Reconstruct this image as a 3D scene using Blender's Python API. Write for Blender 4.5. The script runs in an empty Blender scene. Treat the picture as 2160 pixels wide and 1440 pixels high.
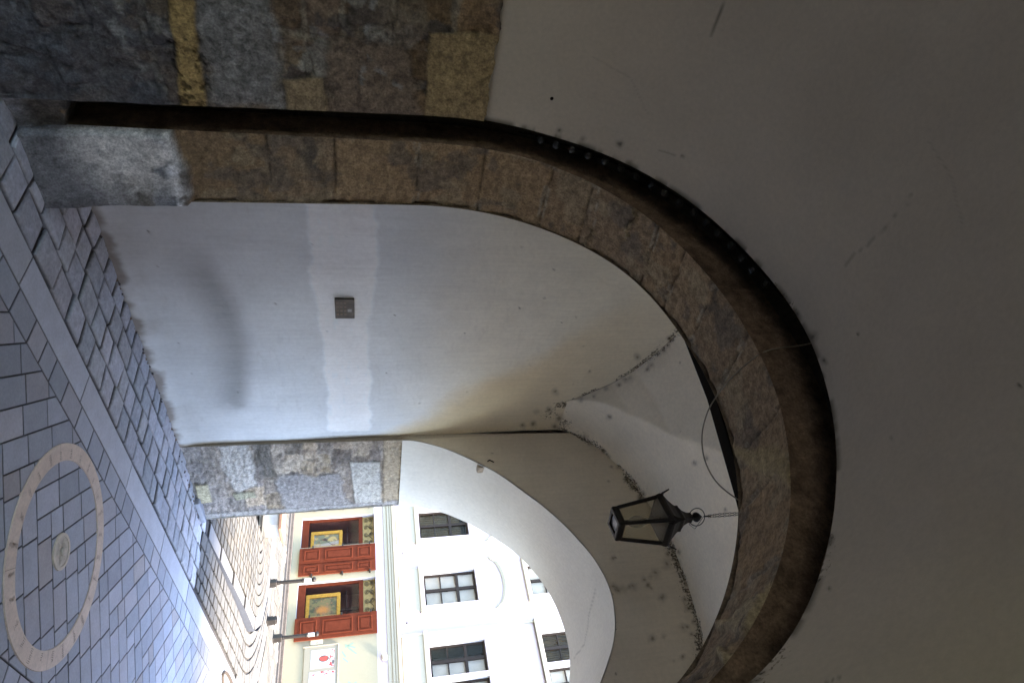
import bpy, math, random
import numpy as np
from mathutils import Vector
random.seed(7)
RNG = np.random.RandomState(11)

# ------------------------------------------------------------------ camera, light, exposure
EYE = 1.6
scene = bpy.context.scene
C = scene.collection
F_PX, PITCH, ROLL, AZ = 1355.24, 0.231109, -0.009845, 0.745326
Fh = np.array([-math.sin(AZ), math.cos(AZ), 0.0]); Zv = np.array([0, 0, 1.0])
Fw = Fh*math.cos(PITCH) + Zv*math.sin(PITCH)
U0 = -Fh*math.sin(PITCH) + Zv*math.cos(PITCH)
R0 = np.cross(Fw, U0)
Rr = R0*math.cos(ROLL) + U0*math.sin(ROLL)
Uu = -R0*math.sin(ROLL) + U0*math.cos(ROLL)
cam_d = bpy.data.cameras.new('camera'); cam = bpy.data.objects.new('camera', cam_d); C.objects.link(cam)
from mathutils import Matrix
M = Matrix.Identity(4)
for i in range(3):
    M[i][0] = Uu[i]; M[i][1] = -Rr[i]; M[i][2] = -Fw[i]
M[2][3] = EYE
cam.matrix_world = M                      # the photograph was taken with the camera turned on its side
cam_d.sensor_width = 36; cam_d.lens = F_PX/2160*36; cam_d.clip_start = 0.05; cam_d.clip_end = 500
scene.camera = cam

SUN_EL, SUN_AZ = math.radians(52), math.radians(106)   # azimuth of the sun measured clockwise from +y
w = bpy.data.worlds.new('World'); scene.world = w; w.use_nodes = True
nt = w.node_tree; nt.nodes.clear()
sky = nt.nodes.new('ShaderNodeTexSky'); sky.sky_type = 'NISHITA'; sky.sun_disc = False
sky.sun_elevation = SUN_EL; sky.sun_rotation = SUN_AZ; sky.dust_density = 0.8; sky.air_density = 1.0; sky.ozone_density = 1.0
bg = nt.nodes.new('ShaderNodeBackground'); bg.inputs['Strength'].default_value = 0.125
out = nt.nodes.new('ShaderNodeOutputWorld')
nt.links.new(sky.outputs[0], bg.inputs[0]); nt.links.new(bg.outputs[0], out.inputs[0])
sl = bpy.data.lights.new('sun', 'SUN'); sl.energy = 2.1; sl.angle = math.radians(12); sl.color = (1, 0.87, 0.70)
so = bpy.data.objects.new('sun', sl); C.objects.link(so)
sd = Vector((math.sin(SUN_AZ)*math.cos(SUN_EL), math.cos(SUN_AZ)*math.cos(SUN_EL), math.sin(SUN_EL)))
so.rotation_euler = sd.to_track_quat('Z', 'Y').to_euler()
scene.view_settings.view_transform = 'Standard'; scene.view_settings.look = 'None'
scene.view_settings.gamma = 1.0; scene.view_settings.use_curve_mapping = False
scene.view_settings.exposure = 3.78
cy = scene.cycles
cy.use_denoising = True; cy.max_bounces = 12; cy.diffuse_bounces = 9; cy.glossy_bounces = 4; cy.transmission_bounces = 6
cy.sample_clamp_indirect = 6

# ------------------------------------------------------------------ noise
def _hash(ix, iy, iz, seed):
    h = (ix.astype(np.int64)*374761393 + iy.astype(np.int64)*668265263 + iz.astype(np.int64)*2147483647 + seed*974634777) & 0xffffffff
    h = ((h ^ (h >> 13))*1274126177) & 0xffffffff
    h = ((h ^ (h >> 15))*2246822519) & 0xffffffff
    return ((h ^ (h >> 16)) & 0xffffff)/float(0xffffff)
def vnoise(x, y, z=0.0, seed=0):
    x, y, z = np.broadcast_arrays(np.asarray(x, float), np.asarray(y, float), np.asarray(z, float))
    xi, yi, zi = np.floor(x), np.floor(y), np.floor(z)
    fx, fy, fz = x-xi, y-yi, z-zi
    fx, fy, fz = fx*fx*(3-2*fx), fy*fy*(3-2*fy), fz*fz*(3-2*fz)
    r = 0
    for a in (0, 1):
        for b in (0, 1):
            for c in (0, 1):
                r = r + _hash(xi+a, yi+b, zi+c, seed)*(fx if a else 1-fx)*(fy if b else 1-fy)*(fz if c else 1-fz)
    return r
def fbm(x, y, z=0.0, seed=0, octv=4):
    r = 0; a = 0.5; t = 0
    for o in range(octv):
        r = r + a*vnoise(np.asarray(x)*2**o, np.asarray(y)*2**o, np.asarray(z)*2**o, seed+o*17); t += a; a *= 0.55
    return r/t
def smooth(a, b, x):
    t = np.clip((x-a)/(b-a), 0, 1); return t*t*(3-2*t)
def mix(a, b, t):
    return a*(1-t[..., None]) + np.asarray(b)*t[..., None]
def seg_dist(px, py, pts):
    d = np.full(np.shape(px), 1e9)
    for (x0, y0), (x1, y1) in zip(pts[:-1], pts[1:]):
        vx, vy = x1-x0, y1-y0
        t = np.clip(((px-x0)*vx+(py-y0)*vy)/(vx*vx+vy*vy+1e-12), 0, 1)
        d = np.minimum(d, np.hypot(px-x0-t*vx, py-y0-t*vy))
    return d
def poly_sd(px, py, poly):          # signed distance, negative inside
    n = len(poly); inside = np.zeros(np.shape(px), bool)
    for i in range(n):
        x0, y0 = poly[i]; x1, y1 = poly[(i+1) % n]
        c = ((y0 > py) != (y1 > py)) & (px < (x1-x0)*(py-y0)/((y1-y0) if y1 != y0 else 1e-9)+x0)
        inside ^= c
    d = seg_dist(px, py, list(poly)+[poly[0]])
    return np.where(inside, -d, d)

def proj(X, Y, Z):                  # where a surface point falls in the photograph (Z above eye level), for placing observed stains
    w_ = Fw[0]*X+Fw[1]*Y+Fw[2]*Z; a = Rr[0]*X+Rr[1]*Y+Rr[2]*Z; b = Uu[0]*X+Uu[1]*Y+Uu[2]*Z
    w_ = np.maximum(w_, .05); return 1080+F_PX*b/w_, 720+F_PX*a/w_
def soft_spots(c, X, Y, Z, spots, col=(.12, .09, .055), k=.72, seed=500):
    px, py = proj(X, Y, Z); wob = (fbm(px*.09, py*.09, 0, seed, 3)-.5)
    for i, (x, y, r) in enumerate(spots):
        q = np.hypot(px-x, (py-y))+wob*r*1.6
        c = mix(c, col, np.maximum(smooth(r*.75, r*.15, q)*k, smooth(r*1.9, r*.3, q)*k*.45))
    return c
SPOTS = [(1240+a/3, 960+b/3, q/3) for a, b, q in ((500, 685, 26), (425, 745, 24), (400, 760, 16), (355, 785, 15), (285, 825, 22), (262, 828, 14), (215, 843, 24), (195, 858, 18), (160, 830, 18), (172, 850, 12), (380, 820, 16), (403, 838, 10), (465, 895, 22), (505, 625, 14), (405, 1160, 22), (480, 1145, 16), (600, 1270, 14), (545, 1298, 9), (160, 648, 14), (600, 1085, 22), (628, 1080, 12), (635, 965, 20), (615, 910, 18), (560, 680, 20), (545, 650, 14), (610, 770, 14), (625, 820, 14), (655, 1130, 12), (670, 1050, 12), (575, 610, 12), (148, 72, 9), (240, 152, 12), (330, 272, 16), (350, 240, 14), (320, 200, 12), (280, 205, 12), (300, 180, 10), (210, 78, 8), (130, 165, 7), (90, 880, 8))]
SPOTS += [(1080+a*.375, 560+b*.375, q*.375) for a, b, q in ((245, 708, 16), (705, 515, 17), (545, 850, 14), (1025, 1108, 14), (1095, 1080, 14), (140, 822, 15), (210, 805, 16), (265, 855, 18), (240, 905, 14), (120, 890, 14), (60, 895, 12), (438, 595, 7), (665, 632, 16), (640, 640, 14), (760, 585, 12), (785, 560, 14), (820, 500, 14), (855, 480, 14), (890, 412, 16), (880, 450, 10), (600, 672, 12), (530, 690, 12), (460, 735, 12), (385, 757, 14), (410, 965, 16), (440, 1005, 12), (515, 1040, 12), (550, 1072, 10), (600, 1130, 12), (650, 1200, 14), (735, 1290, 16), (720, 1312, 14), (560, 1133, 7), (690, 1225, 10), (1200, 1370, 9), (946, 930, 5), (945, 545, 5), (360, 290, 5))]
# ------------------------------------------------------------------ objects
def tag(o, label=None, cat=None, group=None, kind=None):
    if label: o['label'] = label
    if cat: o['category'] = cat
    if group: o['group'] = group
    if kind: o['kind'] = kind
    return o
def empty(name, loc, label, cat, group=None):
    o = bpy.data.objects.new(name, None); C.objects.link(o); o.location = loc; o.empty_display_size = 0.1
    return tag(o, label, cat, group)
def link(name, me, mat, parent=None):
    o = bpy.data.objects.new(name, me); C.objects.link(o)
    if mat: me.materials.append(mat)
    if parent:
        o.parent = parent
        wm = Matrix.Identity(4); q = parent
        m = Matrix.Translation(parent.location) if not parent.parent else Matrix.Translation(parent.parent.location) if parent.parent.type == 'EMPTY' else Matrix.Identity(4)
        o.matrix_parent_inverse = m.inverted() if parent.type == 'EMPTY' else Matrix.Identity(4)
    return o
class MB:
    def __init__(s): s.v = []; s.f = []; s.c = []
    def add(s, vs, fs, col=None):
        n = len(s.v); s.v += [tuple(map(float, p)) for p in vs]; s.f += [tuple(n+i for i in f) for f in fs]
        s.c += [tuple(col)+(1,) if col is not None else (1, 1, 1, 1)]*len(vs)
    def box(s, x0, x1, y0, y1, z0, z1, T=None, col=None, bev=0):
        if bev > 0:
            b = bev; vs = []; 
            for z, i in ((z0, b), (z0+b, 0), (z1-b, 0), (z1, b)):
                vs += [(x0+i, y0+i, z), (x1-i, y0+i, z), (x1-i, y1-i, z), (x0+i, y1-i, z)]
            fs = [(3, 2, 1, 0), (12, 13, 14, 15)]
            for k in range(3):
                for j in range(4): fs.append((4*k+j, 4*k+(j+1) % 4, 4*k+4+(j+1) % 4, 4*k+4+j))
        else:
            vs = [(x0, y0, z0), (x1, y0, z0), (x1, y1, z0), (x0, y1, z0), (x0, y0, z1), (x1, y0, z1), (x1, y1, z1), (x0, y1, z1)]
            fs = [(3, 2, 1, 0), (4, 5, 6, 7), (0, 1, 5, 4), (1, 2, 6, 5), (2, 3, 7, 6), (3, 0, 4, 7)]
        if T: vs = [T(*p) for p in vs]
        s.add(vs, fs, col)
    def tube(s, pts, r, n=8, closed=False, col=None):
        pts = [Vector(p) for p in pts]; m = len(pts); rr = r if hasattr(r, '__len__') else [r]*m
        vs = []; up = None
        for i in range(m):
            a = pts[i-1] if (i > 0 or closed) else pts[i]; b = pts[(i+1) % m] if (i < m-1 or closed) else pts[i]
            t = (b-a).normalized()
            if up is None: up = t.orthogonal().normalized()
            up = (up - t*up.dot(t)).normalized(); q = t.cross(up)
            for k in range(n):
                an = 2*math.pi*k/n; vs.append(pts[i]+(up*math.cos(an)+q*math.sin(an))*rr[i])
        fs = []
        for i in range(m if closed else m-1):
            j = (i+1) % m
            for k in range(n): fs.append((i*n+k, i*n+(k+1) % n, j*n+(k+1) % n, j*n+k))
        if not closed: fs += [tuple(range(n-1, -1, -1)), tuple((m-1)*n+k for k in range(n))]
        s.add(vs, fs, col)
    def lathe(s, prof, cx, cy, n=24, z0=0, phase=0.0, col=None):
        vs = []; m = len(prof)
        for r, z in prof:
            for k in range(n):
                a = phase+2*math.pi*k/n; vs.append((cx+r*math.cos(a), cy+r*math.sin(a), z0+z))
        fs = [(i*n+k, i*n+(k+1) % n, (i+1)*n+(k+1) % n, (i+1)*n+k) for i in range(m-1) for k in range(n)]
        fs += [tuple(range(n-1, -1, -1)), tuple((m-1)*n+k for k in range(n))]
        s.add(vs, fs, col)
    def build(s, name, mat, parent=None, smooth_=False):
        me = bpy.data.meshes.new(name); me.from_pydata(s.v, [], s.f); me.update()
        ca = me.color_attributes.new('Col', 'FLOAT_COLOR', 'POINT')
        ca.data.foreach_set('color', np.array(s.c, np.float32).ravel())
        if smooth_: me.polygons.foreach_set('use_smooth', [True]*len(me.polygons))
        me.validate(); return link(name, me, mat, parent)
def grid(name, P, col, mat, parent=None, mold=None, flip=False, smooth_=True):
    n, m = P.shape[:2]
    idx = np.arange(n*m).reshape(n, m)
    q = np.stack([idx[:-1, :-1], idx[1:, :-1], idx[1:, 1:], idx[:-1, 1:]], -1).reshape(-1, 4)
    if flip: q = q[:, ::-1]
    me = bpy.data.meshes.new(name)
    me.vertices.add(n*m); me.vertices.foreach_set('co', P.reshape(-1).astype(np.float32))
    me.loops.add(q.size); me.loops.foreach_set('vertex_index', q.reshape(-1).astype(np.int32))
    me.polygons.add(len(q)); me.polygons.foreach_set('loop_start', np.arange(0, q.size, 4, dtype=np.int32))
    me.polygons.foreach_set('loop_total', np.full(len(q), 4, np.int32))
    me.update(calc_edges=True)
    me.polygons.foreach_set('use_smooth', [smooth_]*len(q))
    ca = me.color_attributes.new('Col', 'FLOAT_COLOR', 'POINT')
    cc = np.ones((n*m, 4), np.float32); cc[:, :3] = np.clip(col.reshape(-1, 3), 0.004, 0.93)
    ca.data.foreach_set('color', cc.ravel())
    if mold is not None:
        at = me.attributes.new('mold', 'FLOAT', 'POINT'); at.data.foreach_set('value', mold.reshape(-1).astype(np.float32))
    return link(name, me, mat, parent)

# ------------------------------------------------------------------ materials
def nodes(name):
    m = bpy.data.materials.new(name); m.use_nodes = True; t = m.node_tree
    return m, t, t.nodes['Principled BSDF']
def mat_painted(name, bump=0.3, scale=40, rough=0.9, var=0.25, mold=False, streak=0.0, det=8, spec=0.3, coarse=6.0, bdist=0.004, pits=0.0):
    m, t, b = nodes(name); N, L = t.nodes.new, t.links.new
    at = N('ShaderNodeAttribute'); at.attribute_name = 'Col'
    tc = N('ShaderNodeTexCoord')
    n1 = N('ShaderNodeTexNoise'); n1.inputs['Scale'].default_value = scale; n1.inputs['Detail'].default_value = det; n1.inputs['Roughness'].default_value = 0.7
    L(tc.outputs['Object'], n1.inputs['Vector'])
    mr = N('ShaderNodeMapRange'); mr.inputs[1].default_value = 0.3; mr.inputs[2].default_value = 0.7; mr.inputs[3].default_value = 1-var; mr.inputs[4].default_value = 1+var
    L(n1.outputs['Fac'], mr.inputs[0])
    n2 = N('ShaderNodeTexNoise'); n2.inputs['Scale'].default_value = coarse; n2.inputs['Detail'].default_value = 5
    L(tc.outputs['Object'], n2.inputs['Vector'])
    mr2 = N('ShaderNodeMapRange'); mr2.inputs[1].default_value = 0.3; mr2.inputs[2].default_value = 0.7; mr2.inputs[3].default_value = 1-var*0.6; mr2.inputs[4].default_value = 1+var*0.6
    L(n2.outputs['Fac'], mr2.inputs[0])
    mu = N('ShaderNodeMath'); mu.operation = 'MULTIPLY'; L(mr.outputs[0], mu.inputs[0]); L(mr2.outputs[0], mu.inputs[1])
    fac = mu.outputs[0]
    if streak > 0:
        mp = N('ShaderNodeMapping'); mp.inputs['Scale'].default_value = (45, 45, 3.0); L(tc.outputs['Object'], mp.inputs['Vector'])
        n3 = N('ShaderNodeTexNoise'); n3.inputs['Scale'].default_value = 1.0; n3.inputs['Detail'].default_value = 6; L(mp.outputs[0], n3.inputs['Vector'])
        mr3 = N('ShaderNodeMapRange'); mr3.inputs[1].default_value = 0.3; mr3.inputs[2].default_value = 0.7; mr3.inputs[3].default_value = 1-streak; mr3.inputs[4].default_value = 1+streak
        L(n3.outputs['Fac'], mr3.inputs[0]); m3 = N('ShaderNodeMath'); m3.operation = 'MULTIPLY'; L(fac, m3.inputs[0]); L(mr3.outputs[0], m3.inputs[1]); fac = m3.outputs[0]
    vm = N('ShaderNodeVectorMath'); vm.operation = 'SCALE'; L(at.outputs['Color'], vm.inputs[0]); L(fac, vm.inputs['Scale'])
    colo = vm.outputs[0]
    if mold:
        am = N('ShaderNodeAttribute'); am.attribute_name = 'mold'
        nm = N('ShaderNodeTexNoise'); nm.inputs['Scale'].default_value = 55; nm.inputs['Detail'].default_value = 4; nm.inputs['Roughness'].default_value = 0.6
        L(tc.outputs['Object'], nm.inputs['Vector'])
        ad = N('ShaderNodeMath'); ad.operation = 'ADD'; L(nm.outputs['Fac'], ad.inputs[0])
        sc = N('ShaderNodeMath'); sc.operation = 'MULTIPLY'; sc.inputs[1].default_value = 0.36; L(am.outputs['Fac'], sc.inputs[0]); L(sc.outputs[0], ad.inputs[1])
        r = N('ShaderNodeMapRange'); r.inputs[1].default_value = 0.77; r.inputs[2].default_value = 0.90; r.inputs[3].default_value = 0; r.inputs[4].default_value = 0.9; L(ad.outputs[0], r.inputs[0])
        mx = N('ShaderNodeMix'); mx.data_type = 'RGBA'; L(r.outputs[0], mx.inputs[0]); L(colo, mx.inputs[6]); mx.inputs[7].default_value = (0.07, 0.055, 0.036, 1)
        colo = mx.outputs[2]
    L(colo, b.inputs['Base Color'])
    b.inputs['Roughness'].default_value = rough; b.inputs['Specular IOR Level'].default_value = spec
    bp = N('ShaderNodeBump'); bp.inputs['Strength'].default_value = bump; bp.inputs['Distance'].default_value = bdist
    h = n1.outputs['Fac']
    if pits > 0:
        vo = N('ShaderNodeTexVoronoi'); vo.inputs['Scale'].default_value = 90; L(tc.outputs['Object'], vo.inputs['Vector'])
        pr = N('ShaderNodeMapRange'); pr.inputs[1].default_value = 0.0; pr.inputs[2].default_value = 0.35; pr.inputs[3].default_value = -pits; pr.inputs[4].default_value = 0; L(vo.outputs['Distance'], pr.inputs[0])
        pa = N('ShaderNodeMath'); pa.operation = 'ADD'; L(h, pa.inputs[0]); L(pr.outputs[0], pa.inputs[1]); h = pa.outputs[0]
    L(h, bp.inputs['Height']); L(bp.outputs[0], b.inputs['Normal'])
    return m
def mat_plain(name, col, rough=0.6, metal=0.0, var=0.15, scale=30, bump=0.1, spec=0.5):
    m, t, b = nodes(name); N, L = t.nodes.new, t.links.new
    tc = N('ShaderNodeTexCoord'); n1 = N('ShaderNodeTexNoise'); n1.inputs['Scale'].default_value = scale; n1.inputs['Detail'].default_value = 6
    L(tc.outputs['Object'], n1.inputs['Vector'])
    cr = N('ShaderNodeValToRGB'); cr.color_ramp.elements[0].position = 0.3; cr.color_ramp.elements[1].position = 0.7
    cr.color_ramp.elements[0].color = tuple(c*(1-var) for c in col)+(1,); cr.color_ramp.elements[1].color = tuple(min(1, c*(1+var)) for c in col)+(1,)
    L(n1.outputs['Fac'], cr.inputs[0]); L(cr.outputs[0], b.inputs['Base Color'])
    b.inputs['Roughness'].default_value = rough; b.inputs['Metallic'].default_value = metal; b.inputs['Specular IOR Level'].default_value = spec
    bp = N('ShaderNodeBump'); bp.inputs['Strength'].default_value = bump; bp.inputs['Distance'].default_value = 0.003
    L(n1.outputs['Fac'], bp.inputs['Height']); L(bp.outputs[0], b.inputs['Normal'])
    return m
def mat_glass(name, tint=(1, 1, 1), rough=0.02, mixf=0.5, body=(0.5, 0.5, 0.48)):
    m, t, b = nodes(name); N, L = t.nodes.new, t.links.new
    tr = N('ShaderNodeBsdfTransparent'); tr.inputs[0].default_value = tint+(1,)
    b.inputs['Base Color'].default_value = body+(1,); b.inputs['Roughness'].default_value = rough; b.inputs['Specular IOR Level'].default_value = 0.8
    mx = N('ShaderNodeMixShader'); mx.inputs[0].default_value = mixf
    L(tr.outputs[0], mx.inputs[1]); L(b.outputs[0], mx.inputs[2]); L(mx.outputs[0], t.nodes['Material Output'].inputs[0])
    return m
M_STONE = mat_painted('rough_masonry', bump=1.0, scale=85, var=0.5, coarse=26, bdist=0.009, pits=0.0, det=12)
M_STONE2 = mat_painted('tooled_stone', bump=1.0, scale=90, var=0.5, coarse=28, bdist=0.009, pits=0.0, det=12)
M_PLAST = mat_painted('old_plaster', bump=0.25, scale=30, var=0.06, mold=True, streak=0.035, coarse=3)
M_PLASTN = mat_painted('grey_vault_plaster', bump=0.3, scale=45, var=0.07, coarse=2.5, mold=True)
M_PAVE = mat_painted('paving_stone', bump=0.3, scale=60, var=0.12, rough=0.72, spec=0.4, coarse=10, bdist=0.002)
M_COB = mat_painted('cobble_stone', bump=0.9, scale=45, var=0.25, rough=0.8, spec=0.35, coarse=14, bdist=0.008)
M_STREET = mat_painted('street_stone', bump=0.4, scale=50, var=0.14, rough=0.95, spec=0.05, coarse=9, bdist=0.003)
M_IRON = mat_plain('black_iron', (0.018, 0.014, 0.012), 0.55, 0.3)
M_JOINT = mat_plain('joint_dirt', (0.05, 0.045, 0.042), 0.95, var=0.5)
M_WALLW = mat_painted('facade_render', bump=0.15, scale=25, var=0.04, coarse=1.5)
M_RED = mat_plain('red_paint', (0.105, 0.024, 0.011), 0.7, spec=0.06, var=0.12, scale=12)
M_GOLD = mat_plain('gilt_frame', (0.58, 0.33, 0.045), 0.6, 0.0, var=0.2, spec=.2)
M_BROWNF = mat_plain('dark_window_frame', (0.030, 0.022, 0.017), 0.6, spec=.15)
M_GLASSW = mat_glass('window_glass', (0.9, 0.88, 0.84), 0.02, 0.07, (0.02, 0.018, 0.015))
M_GLASSL = mat_glass('lantern_glass', (0.95, 0.94, 0.90), 0.12, 0.08, (0.45, 0.42, 0.36))
M_DARK = mat_plain('dark_interior', (0.06, 0.035, 0.03), 0.9)
M_WOOD = mat_plain('dark_timber', (0.012, 0.010, 0.008), 0.95, spec=0.05)
M_CABLE = mat_plain('pale_cable', (0.22, 0.19, 0.14), 0.6)
M_PAINT = mat_painted('printed_surface', bump=0.02, scale=20, var=0.03, rough=0.5)

# ------------------------------------------------------------------ arch curves (x, z above eye level)
class Arch:
    def __init__(s, cx, cz, xl, xr, tab, sm=5):
        s.cx, s.cz, s.xl, s.xr = cx, cz, xl, xr
        a = [math.atan2(z-cz, x-cx) for x, z in tab]; r = [math.hypot(x-cx, z-cz) for x, z in tab]
        o = np.argsort(a); a = np.array(a)[o]; r = np.array(r)[o]
        s.A = np.linspace(0, math.pi, 181); rr = np.interp(s.A, a, r)
        k = np.exp(-0.5*(np.arange(-15, 16)/sm)**2); k /= k.sum()
        s.Rr = np.convolve(np.concatenate([rr[15:0:-1], rr, rr[-2:-17:-1]]), k, 'valid')
    def pts(s, tau, off=0.0):           # tau 0..1 from the left foot over the crown to the right foot
        tau = np.asarray(tau, float); J = 0.225
        zl = -EYE + (s.cz+EYE)*np.clip(tau/J, 0, 1); zr = -EYE + (s.cz+EYE)*np.clip((1-tau)/J, 0, 1)
        ang = math.pi*(1-np.clip((tau-J)/(1-2*J), 0, 1))
        r = np.interp(ang, s.A, s.Rr) + off
        xa = s.cx+r*np.cos(ang); za = s.cz+r*np.sin(ang)
        x180 = s.cx-s.Rr[-1]; x0 = s.cx+s.Rr[0]
        xj = s.xl+(x180-s.xl)*np.clip(tau/J, 0, 1)-off; xk = s.xr+(x0-s.xr)*np.clip((1-tau)/J, 0, 1)+off
        x = np.where(tau < J, xj, np.where(tau > 1-J, xk, xa)); z = np.where(tau < J, zl, np.where(tau > 1-J, zr, za))
        return x, z
cxn, czn = -1.78, 0.35
A_EDGE = Arch(cxn, czn, -3.16, -0.25, [(-3.27, .35), (-3.26, .7), (-3.14, 1.02), (-2.93, 1.37), (-2.58, 1.65), (-2.2, 1.79), (-1.87, 1.85), (-1.63, 1.85), (-1.37, 1.79), (-.95, 1.6), (-.78, 1.49), (-.61, 1.34), (-.46, 1.18), (-.36, 1.0), (-.27, .7), (-.25, .35)])
R_OUT = Arch(cxn, czn, -3.24, -0.28, [(-3.27, .35), (-3.23, .8), (-3.07, 1.13), (-2.73, 1.46), (-2.32, 1.64), (-2.12, 1.69), (-1.8, 1.72), (-1.52, 1.71), (-1.14, 1.6), (-.91, 1.49), (-.71, 1.34), (-.41, .97), (-.3, .7), (-.28, .35)])
R_IN = Arch(cxn, czn, -3.22, -0.30, [(-3.30, .35), (-3.25, .75), (-3.14, 1.03), (-2.92, 1.35), (-2.71, 1.53), (-2.43, 1.65), (-2.2, 1.70), (-1.87, 1.735), (-1.57, 1.72), (-1.31, 1.66), (-1.09, 1.57), (-.89, 1.45), (-.7, 1.3), (-.51, 1.08), (-.38, .8), (-.32, .35)])
F_FR = Arch(-1.9, .4, -3.61, -0.17, [(-3.61, .4), (-3.53, .61), (-3.28, 1.09), (-2.92, 1.5), (-2.56, 1.81), (-2.2, 2.02), (-1.96, 2.08), (-1.75, 2.07), (-1.57, 2.01), (-1.37, 1.89), (-1.22, 1.77), (-.88, 1.5), (-.5, 1.05), (-.25, .6), (-.17, .4)], 4)
F_BK = Arch(-1.9, .4, -3.49, -0.30, [(-3.52, .4), (-3.32, .98), (-3.09, 1.32), (-2.85, 1.59), (-2.47, 1.83), (-2.08, 1.94), (-1.83, 1.95), (-1.54, 1.88), (-1.1, 1.65), (-.75, 1.32), (-.45, .9), (-.3, .4)], 4)
YA, YO, YI, YF, YB, XW = 1.73, 1.90, 2.33, 5.27, 6.40, -3.63

def Pz(x):                               # section of the bay's barrel, above eye level
    t = np.clip(np.abs((x+1.95)/1.68), 0, 1); return 1.95+0.84*(1-t**2)**0.6
def Lz(y):                               # crown line of the side lunette on the wall
    return np.interp(np.abs(y-3.8), [0, .28, .55, .75, .93, 1.03, 1.04, 3], [2.80, 2.68, 2.53, 2.35, 2.10, 1.90, -5, -5])
LUN_S = 0.12

# ------------------------------------------------------------------ painted stone
BR = np.array([(.20, .145, .09), (.24, .18, .115), (.15, .125, .10), (.28, .22, .145), (.13, .115, .105), (.21, .165, .13), (.25, .175, .10)])
def courses(s, t, ch, cl, seed, warp=0.03):
    """irregular courses: s along, t up. Returns stone id, distance to a joint."""
    s = s+(fbm(s*3, t*3, 0, seed)-.5)*warp*2; t = t+(fbm(s*3, t*3, 5, seed+3)-.5)*warp*2
    s = s+(fbm(s*14, t*14, 0, seed+5)-.5)*warp*.7; t = t+(fbm(s*14, t*14, 5, seed+6)-.5)*warp*.7
    edges = [-20.0]; rs = np.random.RandomState(seed); z = -3.0
    while z < 12: edges.append(z); z += ch*rs.uniform(.65, 1.35)
    edges = np.array(edges); row = np.searchsorted(edges, t)-1; row = np.clip(row, 0, len(edges)-2)
    d = np.minimum(t-edges[row], edges[row+1]-t)
    L = cl*(.7+.6*_hash(row, row*0, row*0, seed)); o = _hash(row, row*0+3, row*0, seed)*L
    k = (s+o)/L; jit = lambda n: (_hash(n, row, row*0, seed+9)-.5)*.5
    ki = np.floor(k); e0 = ki+jit(ki); e1 = ki+1+jit(ki+1)
    ki = np.where(k < e0, ki-1, np.where(k > e1, ki+1, ki)); e0 = ki+jit(ki); e1 = ki+1+jit(ki+1)
    d = np.minimum(d, np.minimum(k-e0, e1-k)*L)
    return row*131+ki*7, d
def stone_cols(idd, pal, seed):
    h = _hash(idd, idd*0, idd*0, seed); c = pal[(h*len(pal)*.999).astype(int)]
    return c*(.75+.5*_hash(idd, idd*0+1, idd*0, seed))[..., None]

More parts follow.
